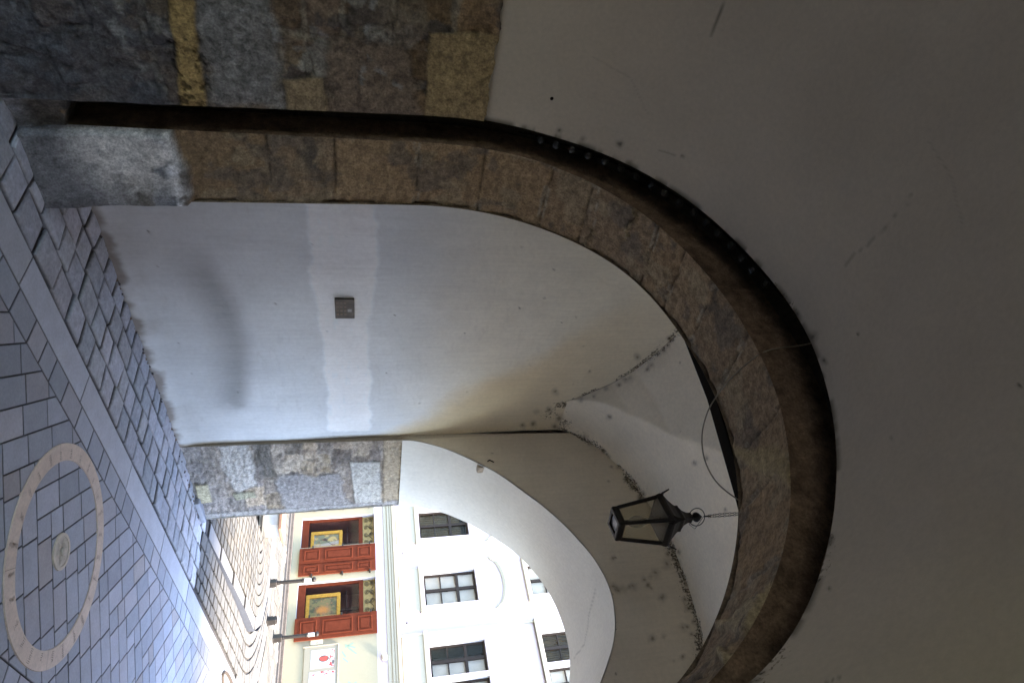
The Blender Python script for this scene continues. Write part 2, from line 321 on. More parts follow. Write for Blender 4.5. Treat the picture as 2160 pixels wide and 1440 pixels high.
def near_masonry(y, z):
    idd, d = courses(y, z, .24, .36, 21, .05)
    pal = np.array([(.19, .14, .09), (.15, .12, .09), (.22, .16, .10), (.13, .11, .09), (.17, .135, .11), (.16, .12, .085)])
    c = stone_cols(idd, pal, 5)
    f1 = fbm(y*7, z*7, 1, 31, 5); f2 = fbm(y*16, z*16, 2, 37, 4); f3 = fbm(y*4, z*4, 7, 41, 4)
    j = smooth(.022, .006, d+(f2-.5)*.02)*smooth(.40, .52, f3+.1)
    c = mix(c, (.25, .235, .205), j*.8)
    c = c*np.array((1.10, 1.0, .86)); c = mix(c, (.075, .07, .068), smooth(.55, .61, f1)*.7)
    c = mix(c, (.30, .28, .245), smooth(.56, .62, fbm(y*6, z*6, 9, 51, 6))*.75)
    c = mix(c, (.20, .16, .115), smooth(.50, .62, fbm(y*4, z*4, 12, 53, 6))*.7*smooth(-.9, -.4, z))
    c = c*(.78+.5*f2)[..., None]
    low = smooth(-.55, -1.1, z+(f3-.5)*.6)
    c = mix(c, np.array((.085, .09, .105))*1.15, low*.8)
    dk = smooth(.008, .001, np.abs(d-.018+(f2-.5)*.02))*smooth(.45, .55, f1+.05); c = c*(1-.35*dk)[..., None]
    h = (f1-.5)*.045+(f2-.5)*.022 - j*.006-dk*.006
    def blk(poly, col, e=.012, dh=.008, tex=.3, wob=.03):
        nonlocal c, h
        sd = poly_sd(y+(fbm(y*9, z*9, 3, 61)-.5)*wob, z+(fbm(y*9, z*9, 4, 62)-.5)*wob, poly)
        m_ = smooth(e, -e, sd); cc = np.asarray(col)*(1-tex/2+tex*fbm(y*40, z*40, 1, 63, 3))[..., None]
        edge = smooth(.02, .0, np.abs(sd))
        c = mix(c, cc, m_); c = c*(1-.35*edge*(1-m_*.5))[..., None]; h = h*(1-m_*.6)+dh*m_
    blk([(1.0, -.42), (1.0, -.74), (1.72, -.74), (1.75, -.38), (1.4, -.36)], (.235, .225, .21), .06, .004, .9, .16)
    blk([(1.35, -.15), (1.36, .0), (1.36, .22), (1.76, .34), (1.76, -.13)], (.22, .165, .12), .03, .006, .5, .08)
    blk([(.9, -.82), (.9, -.70), (1.24, -.70), (1.49, -.725), (1.76, -.73), (1.76, -.855), (1.44, -.815), (1.25, -.81)], (.40, .275, .11), .008, .01, 1.1, .025)
    blk([(1.57, -.36), (1.55, -.17), (1.76, -.155), (1.76, -.36)], (.34, .255, .15), .008, .008, .5, .02)
    blk([(1.29, .345), (1.27, .72), (1.76, .72), (1.76, .345)], (.36, .265, .135), .008, .010, .45, .015)
    for pl, wd in (([(1.2, -1.12), (1.28, -1.09), (1.39, -1.02), (1.50, -.99), (1.62, -.93)], .022), ([(1.2, -.44), (1.3, -.38), (1.40, -.36), (1.55, -.40), (1.6, -.5)], .03), ([(1.3, -.25), (1.42, .02), (1.62, .26)], .018), ([(1.05, .12), (1.3, .05), (1.6, .02)], .014)):
        dd = seg_dist(y+(f1-.5)*.08, z+(f2-.5)*.08, pl); mm = smooth(wd*1.3, wd*.2, dd)*smooth(.38, .6, f2)
        c = mix(c, (.30, .295, .28), mm*.8)
    pz = smooth(.80, .95, np.abs(z+.78)<.09)*0+1.0*((np.abs(z+.775) < .075) & (y > 1.4)); pit = smooth(.62, .70, fbm(y*38, z*38, 3, 71, 2))*(.4+.6*pz); c = c*(1-.65*pit)[..., None]; h = h-pit*.006
    return c, h

def loft(c0, c1, n, m, ya, yb, tau=None, off0=0., off1=0.):
    tau = np.linspace(0, 1, n) if tau is None else tau
    x0, z0 = c0.pts(tau, off0); x1, z1 = c1.pts(tau, off1)
    k = np.linspace(0, 1, m)[None, :]
    X = x0[:, None]*(1-k)+x1[:, None]*k; Z = z0[:, None]*(1-k)+z1[:, None]*k; Y = np.broadcast_to(ya+(yb-ya)*k, X.shape)
    return X, Y, Z, tau
def xyz(X, Y, Z): return np.stack([X, Y, Z+EYE], -1)

# ------------------------------------------------------------------ near passage (the tunnel the photographer stands in)
def flare(x, y):
    return x + np.clip((YA-y)*.55, 0, 1.5)*np.clip((x+1.78)/1.5, 0, 1)
t_near = empty('near_passage', (-1.7, 0, 0), 'dark near end of the passage with rubble masonry foot and grey plastered vault', 'passage')
ys = np.concatenate([np.linspace(-7, .85, 24), np.arange(.87, YA+.001, .0075), [YA]])
ys = np.unique(np.round(ys, 4)); zs = np.arange(-EYE-.02, .70, .0085)
Yg, Zg = np.meshgrid(ys, zs, indexing='ij')
def x_near(z): # left wall plane of edge A
    tt = np.linspace(0, .5, 400); xa, za = A_EDGE.pts(tt); return np.interp(z, za, xa)
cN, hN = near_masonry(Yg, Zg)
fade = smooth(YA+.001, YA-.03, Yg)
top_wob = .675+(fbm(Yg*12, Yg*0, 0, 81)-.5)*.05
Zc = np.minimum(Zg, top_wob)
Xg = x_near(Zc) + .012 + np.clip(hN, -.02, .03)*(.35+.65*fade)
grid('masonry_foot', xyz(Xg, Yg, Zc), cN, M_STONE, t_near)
# plastered vault and right side
n1 = 520; tau = np.linspace(.247, 1, n1); ysv = np.concatenate([np.linspace(-7, .5, 22), np.linspace(.55, YA, 170)])
xa, za = A_EDGE.pts(tau)
Xv = flare(np.repeat(xa[:, None], len(ysv), 1), ysv[None, :]); Zv_ = np.repeat(za[:, None], len(ysv), 1); Yv = np.repeat(ysv[None, :], n1, 0)
und = (fbm(Xv*1.5, Yv*1.5, Zv_*1.5, 91, 3)-.5)*.03*smooth(YA, YA-.15, Yv)
Zv_ = Zv_+und*(np.sin(np.clip((Zv_-.3)/1.5, 0, 1)*1.57)); Xv = Xv+und*.5
Xv = np.where((Xv < -1.78), Xv+.002-.035*smooth(.71, .64, Zv_), Xv)
cv = np.broadcast_to(np.array((.53, .465, .375)), Xv.shape+(3,)).copy()
cv = cv*(.93+.14*fbm(Xv*1.2, Yv*1.2, Zv_*1.2, 95, 4))[..., None]
dirt = smooth(YA-.035, YA, Yv)*smooth(.45, .6, fbm(Xv*14, Zv_*14, 0, 96, 3))
cv = mix(cv, (.10, .09, .07), dirt*.8)
# hairline cracks, scratches, filled patches
px_, py_ = proj(Xv, Yv, Zv_); wq = (fbm(px_*.03, py_*.03, 0, 601, 4)-.5)*26
cv = cv*(.90+.20*fbm(px_*.004, py_*.004, 0, 603, 5))[..., None]
for pl, wd, kk in (([(1532, 0), (1514, 38), (1498, 76)], 1.8, .6), ([(1925, 410), (1880, 468), (1835, 512), (1780, 560)], 2.2, .3), ([(1390, 318), (1425, 330)], 2, .3), ([(1740, 1440), (1775, 1425)], 2, .5), ([(1960, 300), (2010, 380), (2030, 470)], 2, .16), ([(1250, 120), (1330, 165), (1365, 240)], 2, .12)):
    cv = cv*(1-kk*smooth(wd*1.6, wd*.3, seg_dist(px_+wq*(kk < .5)*.4, py_+wq*(kk < .5)*.4, pl)))[..., None]
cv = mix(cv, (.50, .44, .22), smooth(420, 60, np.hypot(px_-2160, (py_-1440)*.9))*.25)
cv = soft_spots(cv, Xv, Yv, Zv_, [(1307, 304, 7), (1330, 343, 6), (1228, 293, 5), (1715, 708, 9), (1738, 760, 7), (1733, 792, 7), (1680, 662, 6), (1640, 603, 5), (1180, 275, 5), (1880, 925, 4), (2150, 812, 4), (1810, 705, 3), (1440, 330, 3), (1750, 1240, 4)], (.05, .045, .035), .8)
crk = seg_dist(Yv+(fbm(Xv*10, Yv*10, 0, 97)-.5)*.03, Zv_, [(1.15, 1.2), (1.32, 1.33)])
md = np.zeros(Xv.shape)
md += smooth(YA-.10, YA-.01, Yv)*smooth(.5, .7, fbm(tau[:, None]*30, Yv*4, 0, 98, 2))*.85
ob = grid('plaster_vault', xyz(Xv, Yv, Zv_), cv, M_PLASTN, t_near, mold=md, flip=True)
mb = MB()  # small rusty nail hole marks and dark scratch on the near vault
for (px, py, pz, r) in ((-3.10, 1.50, .98, .010),):
    mb.lathe([(r*.3, -.004), (r, 0), (r*.8, .004), (r*.2, .006)], 0, 0, 8); mb.v[-32:] = [(px+v[2], py+v[0], pz+EYE+v[1]) for v in mb.v[-32:]]
mb.build('anchor_hole', M_WOOD, t_near)

# ------------------------------------------------------------------ near stone arch (rebate + ring + foot)
t_arch = empty('stone_arch', (-3.25, 2.1, 0), 'near round arch of worn brown stone blocks with a dark rebate', 'stone arch')
n = 620; tau = np.linspace(0, 1, n)
X, Y, Z, _ = loft(R_OUT, R_IN, n, 46, YO, YI, tau)
dl = np.hypot(np.gradient(X[:, 20]), np.gradient(Z[:, 20])); S = np.cumsum(dl)[:, None]*np.ones((1, 46))
rs = np.random.RandomState(4); je = [0, .68]; 
while je[-1] < 8: je.append(je[-1]+rs.uniform(.22, .46))
je = np.array(je)
Sw = S+(fbm(S*4, Y*4, 0, 101)-.5)*.03+(fbm(S*20, Y*20, 0, 102)-.5)*.015
bi = np.searchsorted(je, Sw)-1; bi = np.clip(bi, 0, len(je)-2); dj = np.minimum(Sw-je[bi], je[bi+1]-Sw)
pal = np.array([(.26, .205, .14), (.24, .185, .125), (.28, .225, .155), (.235, .19, .14), (.27, .205, .13)])
c = stone_cols(bi, pal, 8)**.5*(np.array((.255, .20, .14))**.5)*np.array((1.15, 1.04, .90))
f1 = fbm(S*6, Y*6, 1, 111, 5); f2 = fbm(S*20, Y*20, 2, 112, 4); f3 = fbm(S*45, Y*14, 4, 113, 3)
c = mix(c, (.14, .12, .10), smooth(.545, .61, f1)*.6)
c = mix(c, (.33, .265, .17), smooth(.55, .61, fbm(S*6, Y*6, 6, 114, 6))*.55)
jn = smooth(.010, .003, dj)*smooth(.30, .45, fbm(S*2, Y*8, 0, 117)); c = c*(1-.55*jn)[..., None]; c = mix(c, (.33, .29, .22), smooth(.012, .004, np.abs(dj-.012))*smooth(.5, .56, fbm(S*5, Y*9, 3, 118, 4))*.7)
for (a, b, col, wd) in ((3.02, .30, (.42, .37, .28), .007), (2.66, .5, (.36, .3, .22), .005)):
    m_ = smooth(wd, .001, np.abs(S-a-(Y-YO)*.12))*smooth(.0, .05, b-(Y-YO) if b < .45 else Y-YO-.22); c = mix(c, col, m_*.8)
# dark blotch, rougher tooled faces on the jamb
bl = smooth(.16, .0, np.hypot((Z+.22)*1.2, (Y-2.05)*.8))*smooth(.40, .55, f1+.12*f2); c = mix(c, (.055, .055, .055), np.where(X < -2, bl, 0)*.9)
h = (f1-.5)*.022+(f2-.5)*.016+(f3-.5)*.016*smooth(1.1, .5, Z)-jn*.014; c = c*(.7+.6*f3)[..., None]
edge = smooth(YI-.03, YI, Y); h = h-edge*.016*smooth(.45, .7, fbm(S*9, S*0, 3, 119, 3))
# arch crown tone is yellower and smoother, loose yellow mortar in the right haunch
ytau = seg_dist(Y, S, [(YO-.02, 5.02), (YI, 4.62)]); my = smooth(.07, .02, ytau+(f1-.5)*.09)*(X > -1.78)
c = mix(c, (.38, .30, .16), my*.8); h = h+my*.01
px_, py_ = proj(X, Y, Z)
for pl, wd in (([(1668, 1228), (1650, 1262), (1612, 1296), (1560, 1330)], 16), ([(1655, 1268), (1630, 1250), (1585, 1290), (1520, 1318)], 9), ([(1560, 1375), (1545, 1402), (1530, 1385)], 12), ([(1345, 445), (1322, 500)], 3), ([(1248, 488), (1238, 520)], 2.5)):
    m_ = smooth(wd*1.3, wd*.4, seg_dist(px_+(f2-.5)*26, py_+(f1-.5)*30, pl)); c = mix(c, (.44, .36, .225), m_*.85*smooth(.38, .5, f2+.08)); h = h+m_*.022
# plastered foot
wob = (fbm(Y*9, Y*0, 0, 121)-.5)*.06
ft = smooth(.014, -.012, Z-(-.93+wob*.6+.035*np.sin((Y-YO)*6)))*(X < -1.78)
fc = mix(np.broadcast_to(np.array((.43, .425, .42)), c.shape).copy(), (.16, .145, .13), smooth(.44, .62, fbm(Y*6, Z*5, 1, 123, 5)))
fc = mix(fc, (.13, .13, .145), smooth(-1.1, -1.45, Z+(f1-.5)*.3)*.8)
fc = mix(fc, (.20, .215, .24), smooth(.012, -.01, poly_sd(Y+wob*.4, Z+wob*.3, [(2.02, -1.03), (2.06, -.97), (2.2, -.95), (2.33, -.96), (2.33, -1.1), (2.18, -1.06)]))*.9)
fc = mix(fc, (.80, .80, .82), smooth(.06, .0, np.abs(Z+.965-wob*.4))*smooth(.40, .56, f2)*.9)
fc = mix(fc, (.70, .67, .645), smooth(.22, .07, np.hypot((Y-1.97)*.55, (Z+1.13)*.6))*smooth(.35, .5, fbm(Y*9, Z*9, 2, 127, 4))*.9)
c = mix(c, 1, ft*0) if False else c*(1-ft[..., None])+fc*ft[..., None]
h = h*(1-ft*.7)+ft*(.055+.035*smooth(-1.2, -1.6, Z)+.012*(f1-.5))
h = h*np.clip((Y-YO)/.012, 0, 1); ddx, ddz = X-cxn, np.where(Z > czn, Z-czn, 0); nn = np.hypot(ddx, ddz); 
X2, Z2 = X-ddx/nn*h, Z-ddz/nn*h
grid('arch_ring', xyz(X2, Y, Z2), c, M_STONE2, t_arch, flip=True)
# face of the rebate (y = YO) seen in front of the ring, reveal floor and near lip
def annul(c0, o0, c1, o1, y0, y1, name, colf, m=14, flip=False, mat=M_STONE2, parent=t_arch, n=420, rough=.012):
    X, Y, Z, tt = loft(c0, c1, n, m, y0, y1, np.linspace(0, 1, n), o0, o1)
    f = fbm(X*9+Y*9, Z*9, 1, 131, 4); g = fbm(X*4, Z*4, Y*4, 133, 4)
    cc = np.broadcast_to(np.array(colf), X.shape+(3,)).copy()*(.6+.8*g)[..., None]
    cc = mix(cc, np.array(colf)*.35, smooth(.5, .7, f)*.7)
    wgt = np.ones(m); wgt[0] = wgt[-1] = .0
    Yd = Y+(f-.5)*rough*wgt[None, :] if y0 == y1 else Y; Xd = X if y0 == y1 else X+(f-.5)*rough*wgt[None, :]
    return grid(name, xyz(Xd, Yd, Z), cc, mat, parent, flip=flip)
annul(R_OUT, 0, R_OUT, .22, YO, YO, 'rebate_face', (.19, .13, .085), flip=False)
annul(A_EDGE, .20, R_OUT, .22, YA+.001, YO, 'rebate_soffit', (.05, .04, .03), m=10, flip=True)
annul(A_EDGE, 0, A_EDGE, .20, YA+.002, YA+.002, 'rebate_lip', (.10, .08, .06), m=6, flip=True)
annul(R_IN, -.008, R_IN, .6, YI+.004, YI+.004, 'back_face', (.22, .17, .12), m=6, flip=True)
# block of stone and render filling the bottom of the rebate
mbn, mm = 26, 30
Yb, Zb = np.meshgrid(np.linspace(YA-.02, YO+.03, mbn), np.linspace(-EYE-.01, -1.33, mm), indexing='ij')
fz = fbm(Yb*14, Zb*14, 3, 141, 4)
zt = -1.34+.05*(fbm(Yb*12, Yb*0, 2, 143)-.5)+.05*smooth(YA, YO, Yb)*-1
Zb2 = np.minimum(Zb, zt-.0)
Xb = np.interp(Yb, [YA-.02, YA+.03, YO, YO+.03], [-3.175, -3.20, -3.235, -3.205])+(fz-.5)*.03+.03*smooth(-1.45, -1.6, Zb2)
Xb = np.where(Zb > zt, Xb-.12*np.clip((Zb-zt)/.06, 0, 1)*1.6, Xb)
cb = np.broadcast_to(np.array((.17, .155, .14)), Xb.shape+(3,)).copy(); cb = mix(cb, (.08, .075, .07), smooth(.48, .62, fz))
cb = mix(cb, (.45, .26, .07), smooth(.05, .0, np.hypot(Yb-1.84, (Zb+1.40)*.7))*smooth(.3, .5, fz)*.9)
cb = mix(cb, (.36, .38, .42), smooth(-1.50, -1.58, Zb2)*.6)
grid('rebate_block', xyz(Xb, Yb, Zb2), cb, M_STONE, t_arch, flip=False)

# ------------------------------------------------------------------ middle bay : left wall, right wall, groined vault
t_bay = empty('middle_bay', (-1.95, 3.8, 0), 'whitewashed vaulted bay of the passage between the two arches', 'vaulted bay')
ysw = np.arange(YI, YF+.001, .0125); zsw = np.linspace(0, 1, 330)
Yg = np.repeat(ysw[:, None], len(zsw), 1)
ztop = np.maximum(1.96, Lz(Yg)+.0); Zg = -EYE-.03+(ztop+EYE+.03)*zsw[None, :]
base = np.broadcast_to(np.array((.755, .785, .80)), Yg.shape+(3,)).copy()
f1 = fbm(Yg*2, Zg*2, 0, 201, 5); f2 = fbm(Yg*12, Zg*7, 0, 203, 4); f3 = fbm(Yg*22, Zg*2.5, 0, 205, 4)
base *= (.90+.2*f1)[..., None]
base = mix(base, (.68, .69, .68), smooth(.50, .70, fbm(Yg*1.3, Zg*1.3, 4, 207, 5))*.5)
base = mix(base, (.84, .78, .63), smooth(.1, 1.2, Zg)*.8)  # whitewash warmer upward, partly the warm bounce light put into its colour
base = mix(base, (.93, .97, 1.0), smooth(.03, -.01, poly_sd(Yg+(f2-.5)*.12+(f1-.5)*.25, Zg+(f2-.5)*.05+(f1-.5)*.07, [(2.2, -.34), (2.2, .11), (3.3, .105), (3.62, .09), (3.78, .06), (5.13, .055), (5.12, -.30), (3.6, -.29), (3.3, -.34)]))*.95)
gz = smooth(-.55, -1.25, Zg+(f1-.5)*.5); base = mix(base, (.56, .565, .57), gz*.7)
zc1 = np.interp(Yg, [2.9, 3.2, 3.6, 3.9, 4.3, 4.7], [-1.03, -.99, -.91, -.89, -.93, -1.0]); up = smooth(.12, -.06, Zg-zc1+(f2-.5)*.03); dn = smooth(-.34, -.03, Zg-zc1)
st = up*dn*smooth(2.85, 3.25, Yg+(f1-.5)*.3)*smooth(4.85, 4.62, Yg+(f2-.5)*.16)*(.70+.5*f1+.35*(f3-.5))
base = mix(base, (.24, .24, .24), np.clip(st, 0, 1)*.66)
st2 = smooth(.35, -.1, Zg+1.45)*smooth(.35, .6, f1)
base = mix(base, (.46, .455, .44), st2*.6)
sc = smooth(.64, .72, fbm(Yg*9, Zg*40, 0, 209, 3))*smooth(.5, .6, fbm(Yg*2, Zg*2, 0, 211, 3)); base = base*(1-.05*sc)[..., None]
base = mix(base, (.25, .19, .11), smooth(5.215, 5.26, Yg+(f3-.5)*.05)*smooth(.75, .2, Zg)*.85)
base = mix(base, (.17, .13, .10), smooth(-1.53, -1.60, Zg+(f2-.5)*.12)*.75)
base = mix(base, (.47, .45, .42), smooth(.004, .001, np.abs(np.hypot(Yg-4.22, (Zg-1.54))-.07)+(f2-.5)*.003)*.5)
for _ in range(26):
    py, pz = RNG.uniform(2.7, 5.2), RNG.uniform(-1.4, 2.2); r = RNG.uniform(.004, .010)
    base = mix(base, (.06, .05, .045), smooth(r*1.3, r*.3, np.hypot((Yg-py)*RNG.uniform(.6, 1), Zg-pz))*RNG.uniform(.4, .9))
dL = np.abs(Lz(Yg)-Zg); dL = np.where(np.abs(Yg-3.8) < 1.04, dL, np.where(Zg > 1.85, np.abs(np.abs(Yg-3.8)-1.04), 9))
mold = np.clip(1.0*np.exp(-(dL/.045)**2)+.62*np.exp(-(dL/.12)**2), 0, 1)*smooth(.30, .6, fbm(Yg*7, Zg*7, 2, 221, 3))
cor = np.hypot((Yg-4.98)/1.2, (Zg-1.83)); mold = np.maximum(mold, .8*np.exp(-(cor/.14)**2))
mold = np.maximum(mold, np.exp(-((Yg-5.24)/.03)**2)*smooth(.5, 1.2, Zg)*.55)
Xg = XW+(f1-.5)*.02+(f2-.5)*.004+.02*smooth(-1.45, -1.62, Zg)
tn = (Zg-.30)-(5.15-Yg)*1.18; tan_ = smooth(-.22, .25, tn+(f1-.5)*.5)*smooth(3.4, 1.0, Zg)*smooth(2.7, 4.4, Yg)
base = mix(base, (.70, .575, .37), tan_*.9)  # tan discoloration; warm bounce light beyond the diagonal is also put into it
base = soft_spots(base, Xg, Yg, Zg, SPOTS)
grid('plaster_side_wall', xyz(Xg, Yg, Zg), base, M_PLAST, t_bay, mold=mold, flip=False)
# right wall
Yr, Zr = np.meshgrid(np.linspace(YI, YF, 40), np.linspace(-EYE-.03, 1.96, 40), indexing='ij')
Zr = np.where(Zr > 1.9, np.maximum(1.96, Lz(Yr)), Zr)
grid('right_side_wall', xyz(np.full(Yr.shape, -.27), Yr, Zr), np.broadcast_to(np.array((.75, .73, .68)), Yr.shape+(3,)), M_PLAST, t_bay, mold=np.zeros(Yr.shape), flip=True)
# vault
tt = np.linspace(-1, 1, 260); xs = -1.95+1.68*np.sin(tt*math.pi/2)*1.0
xs = np.clip(xs, -3.63, -.27); yv = np.linspace(YI, YF+.01, 230)
Xg, Yg = np.meshgrid(xs, yv, indexing='ij')
dw = 1.68-np.abs(Xg+1.95)
lun = Lz(Yg)+LUN_S*dw*smooth(1.3, .2, dw)*2
Zg = np.maximum(Pz(Xg), np.minimum(lun, 2.92))
f1 = fbm(Xg*2, Yg*2, 0, 231, 4)
Zg = Zg+(f1-.5)*.015
cv = np.broadcast_to(np.array((.86, .775, .62)), Xg.shape+(3,)).copy()*(.92+.16*fbm(Xg*2.5, Yg*2.5, 0, 233, 4))[..., None]
on_lun = smooth(.0, .01, lun-Pz(Xg)); cv = mix(cv, (.78, .73, .62), on_lun*.5)
gd = np.abs(lun-Pz(Xg)); mold = .0*gd
mold += np.exp(-((YF-Yg)/.05)**2)*smooth(.25, .6, fbm(Xg*6, Yg*6, 0, 235, 3))*1.0
mold += .55*np.exp(-((YF-Yg)/.16)**2)*smooth(.3, .6, fbm(Xg*5, Yg*5, 3, 236, 3))
mold += np.exp(-(dw/.05)**2)*.9*smooth(.3, .6, f1)
for _ in range(0):
    px, py = RNG.uniform(-3.2, -.8), RNG.uniform(3.3, 5.2); r = RNG.uniform(.012, .03)
    q = np.hypot(Xg-px, Yg-py); cv = mix(cv, (.07, .06, .04), smooth(r*1.3, r*.2, q)*.7)
cv = soft_spots(cv, Xg, Yg, Zg, SPOTS)
grid('groined_vault', xyz(Xg, Yg, Zg), cv, M_PLAST, t_bay, mold=np.clip(mold, 0, 1), flip=False)
# front wall over the far arch
n = 700; tau = np.linspace(0, 1, n); xf, zf = F_FR.pts(tau)
xt = np.where(zf < .45, np.where(xf < -1.9, XW-.01, -.26), xf); zt = np.where(zf < .45, zf, Pz(xf)+.03)
k = np.linspace(0, 1, 90)[None, :]
X = xf[:, None]*(1-k)+xt[:, None]*k; Z = zf[:, None]*(1-k)+zt[:, None]*k
f1 = fbm(X*2, Z*2, 0, 241, 5); f2 = fbm(X*10, Z*10, 0, 243, 4)
cf = np.broadcast_to(np.array((.68, .615, .50)), X.shape+(3,)).copy()*(.88+.24*f1)[..., None]
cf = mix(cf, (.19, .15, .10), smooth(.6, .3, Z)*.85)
dT = Pz(X)-Z
mold = 1.05*np.exp(-(dT/.05)**2)*smooth(.25, .55, fbm(X*6, Z*6, 0, 245, 3))+.7*np.exp(-(dT/.14)**2)*smooth(.3, .6, fbm(X*5, Z*5, 3, 246, 3))
mold += .55*np.exp(-((Z-zf[:, None])/.03)**2)*smooth(.45, .65, fbm(X*4, Z*4, 3, 247, 3))
blobs = [(-2.07, 2.16), (-2.02, 2.22), (-2.0, 2.3), (-2.05, 2.36), (-1.98, 2.42), (-2.12, 2.5)]
for i in range(0):
    if i < 16: px, pz = blobs[i % 6][0]+RNG.uniform(-.08, .08), blobs[i % 6][1]+RNG.uniform(-.05, .05)
    else: px, pz = RNG.uniform(-2.6, -1.3), RNG.uniform(2.2, 2.75)
    r = RNG.uniform(.012, .032); q = np.hypot(X-px, Z-pz)+(f2-.5)*.02
    cf = mix(cf, (.06, .05, .035), smooth(r*1.5, r*.1, q)*RNG.uniform(.5, .9))
for _ in range(12):
    px, pz = RNG.uniform(-3.5, -1.2), RNG.uniform(.8, 2.7); r = RNG.uniform(.005, .010)
    cf = mix(cf, (.08, .07, .05), smooth(r*1.4, r*.3, np.hypot(X-px, Z-pz))*.8)
Yd = YF+(f1-.5)*.012
cf = soft_spots(cf, X, Yd, Z, SPOTS)
grid('arch_wall', xyz(X, Yd, Z), cf, M_PLAST, t_bay, mold=np.clip(mold, 0, 1), flip=False)

# ------------------------------------------------------------------ far arch
t_far = empty('far_arch', (-3.56, 5.8, 0), 'far arch open to the street, rubble stone foot under a smooth white soffit', 'archway')
tsplit = .2245
def far_surf(name, t0, t1, n, m, paint, mat, mold=False, side=1):
    tau = np.linspace(t0, t1, n)
    X, Y, Z, _ = loft(F_FR, F_BK, n, m, YF, YB, tau)
    cc, hh = paint(X, Y, Z, tau)
    ddx, ddz = X+1.9, np.where(Z > .4, Z-.4, 0); nn = np.hypot(ddx, ddz)
    return grid(name, xyz(X-ddx/nn*hh, Y, Z-ddz/nn*hh), cc, mat, t_far, flip=True, mold=np.zeros(X.shape) if mold else None)
def p_far(X, Y, Z, tau):
    idd, d = courses(Y, Z, .17, .30, 77, .05)
    pal = np.array([(.25, .24, .235), (.31, .28, .24), (.17, .165, .165), (.30, .28, .25), (.22, .22, .235), (.26, .235, .19), (.19, .185, .18)])
    c = stone_cols(idd, pal, 6)
    f1 = fbm(Y*7, Z*7, 1, 301, 5); f2 = fbm(Y*12+Z*6, Z*42, 2, 303, 4); f3 = fbm(Y*22+Z*10, Z*75, 3, 305, 3)
    j = smooth(.02, .004, d); c = mix(c, (.26, .25, .24), j*.6)
    c = mix(c, (.36, .35, .33), smooth(.50, .66, fbm(Y*5, Z*5, 6, 307, 5))*.6)
    c = mix(c, (.13, .12, .115), smooth(.52, .66, f1)*.6)
    c = mix(c, (.17, .185, .22), smooth(-1.05, -1.45, Z+(f1-.5)*.4)*.55)
    h = (f1-.5)*.035+(f2-.5)*.030+(f3-.5)*.014-j*.006-.022; c = c*(.74+.70*f2)[..., None]*np.array((1.22, 1.10, .96))
    def blk(poly, col, e=.01, wob=.03, sm_=.5):
        nonlocal c, h
        sd = poly_sd(Y+(fbm(Y*9, Z*9, 3, 311)-.5)*wob, Z+(fbm(Y*9, Z*9, 4, 312)-.5)*wob, poly); m_ = smooth(e, -e, sd)
        c = mix(c, np.asarray(col)*(.8+.4*f2)[..., None], m_*.9); c = c*(1-.3*smooth(.015, 0, np.abs(sd)))[..., None]; h = h*(1-m_*sm_)
    blk([(5.3, -1.28), (5.3, -1.0), (5.95, -1.0), (6.03, -1.2), (5.7, -1.29)], (.48, .46, .43), .02, .08, 0)
    blk([(5.27, -.97), (5.27, -.84), (5.84, -.83), (5.82, -.98)], (.15, .14, .125), .03, .07, 0)
    blk([(5.78, -.82), (5.8, -.22), (6.36, -.14), (6.4, -.8)], (.30, .29, .285), .03, .10, .5)
    blk([(5.6, -.12), (5.62, .17), (6.37, .2), (6.35, -.08)], (.47, .46, .42), .01, .03, .6)
    blk([(5.22, .2), (5.22, .5), (6.45, .5), (6.45, .21)], (.40, .335, .24), .01, .03, .3)
    blk([(5.85, -1.57), (5.85, -1.45), (6.13, -1.45), (6.15, -1.57)], (.46, .42, .29), .006, .01, .8)
    blk([(6.02, -1.25), (6.02, -1.04), (6.11, -1.03), (6.15, -1.23)], (.38, .37, .27), .01, .03, .5)
    blk([(6.33, -1.6), (6.33, .45), (6.42, .45), (6.42, -1.6)], (.36, .35, .34), .02, .05, .4)
    return c, h
def p_pl(X, Y, Z, tau):
    f = fbm(X*2, Y*2, Z*2, 321, 4)
    c = np.broadcast_to(np.array((.68, .655, .58)), X.shape+(3,)).copy()*(.94+.12*f)[..., None]
    ck = seg_dist(Y+(f-.5)*.2, np.broadcast_to(tau[:, None], Y.shape)*6, [(5.5, 2.9), (5.8, 2.98), (6.0, 3.1), (6.3, 3.12)]); c = c*(1-.3*smooth(.008, .001, ck))[..., None]
    return c, (f-.5)*.02+.008
far_surf('stone_foot', 0, tsplit, 210, 130, p_far, M_STONE2)
far_surf('plaster_soffit', tsplit-.0015, 1-tsplit, 300, 60, p_pl, M_PLAST, mold=True)
far_surf('right_foot', 1-tsplit-.001, 1, 60, 40, lambda X, Y, Z, t: (np.broadcast_to(np.array((.3, .28, .25)), X.shape+(3,)), X*0), M_STONE2)
mb = MB(); mb.box(-3.61, -3.47, YB-.35, YB+.03, 0, .05, bev=.01, col=(.26, .28, .33)); mb.build('plinth', M_PAVE, t_far)

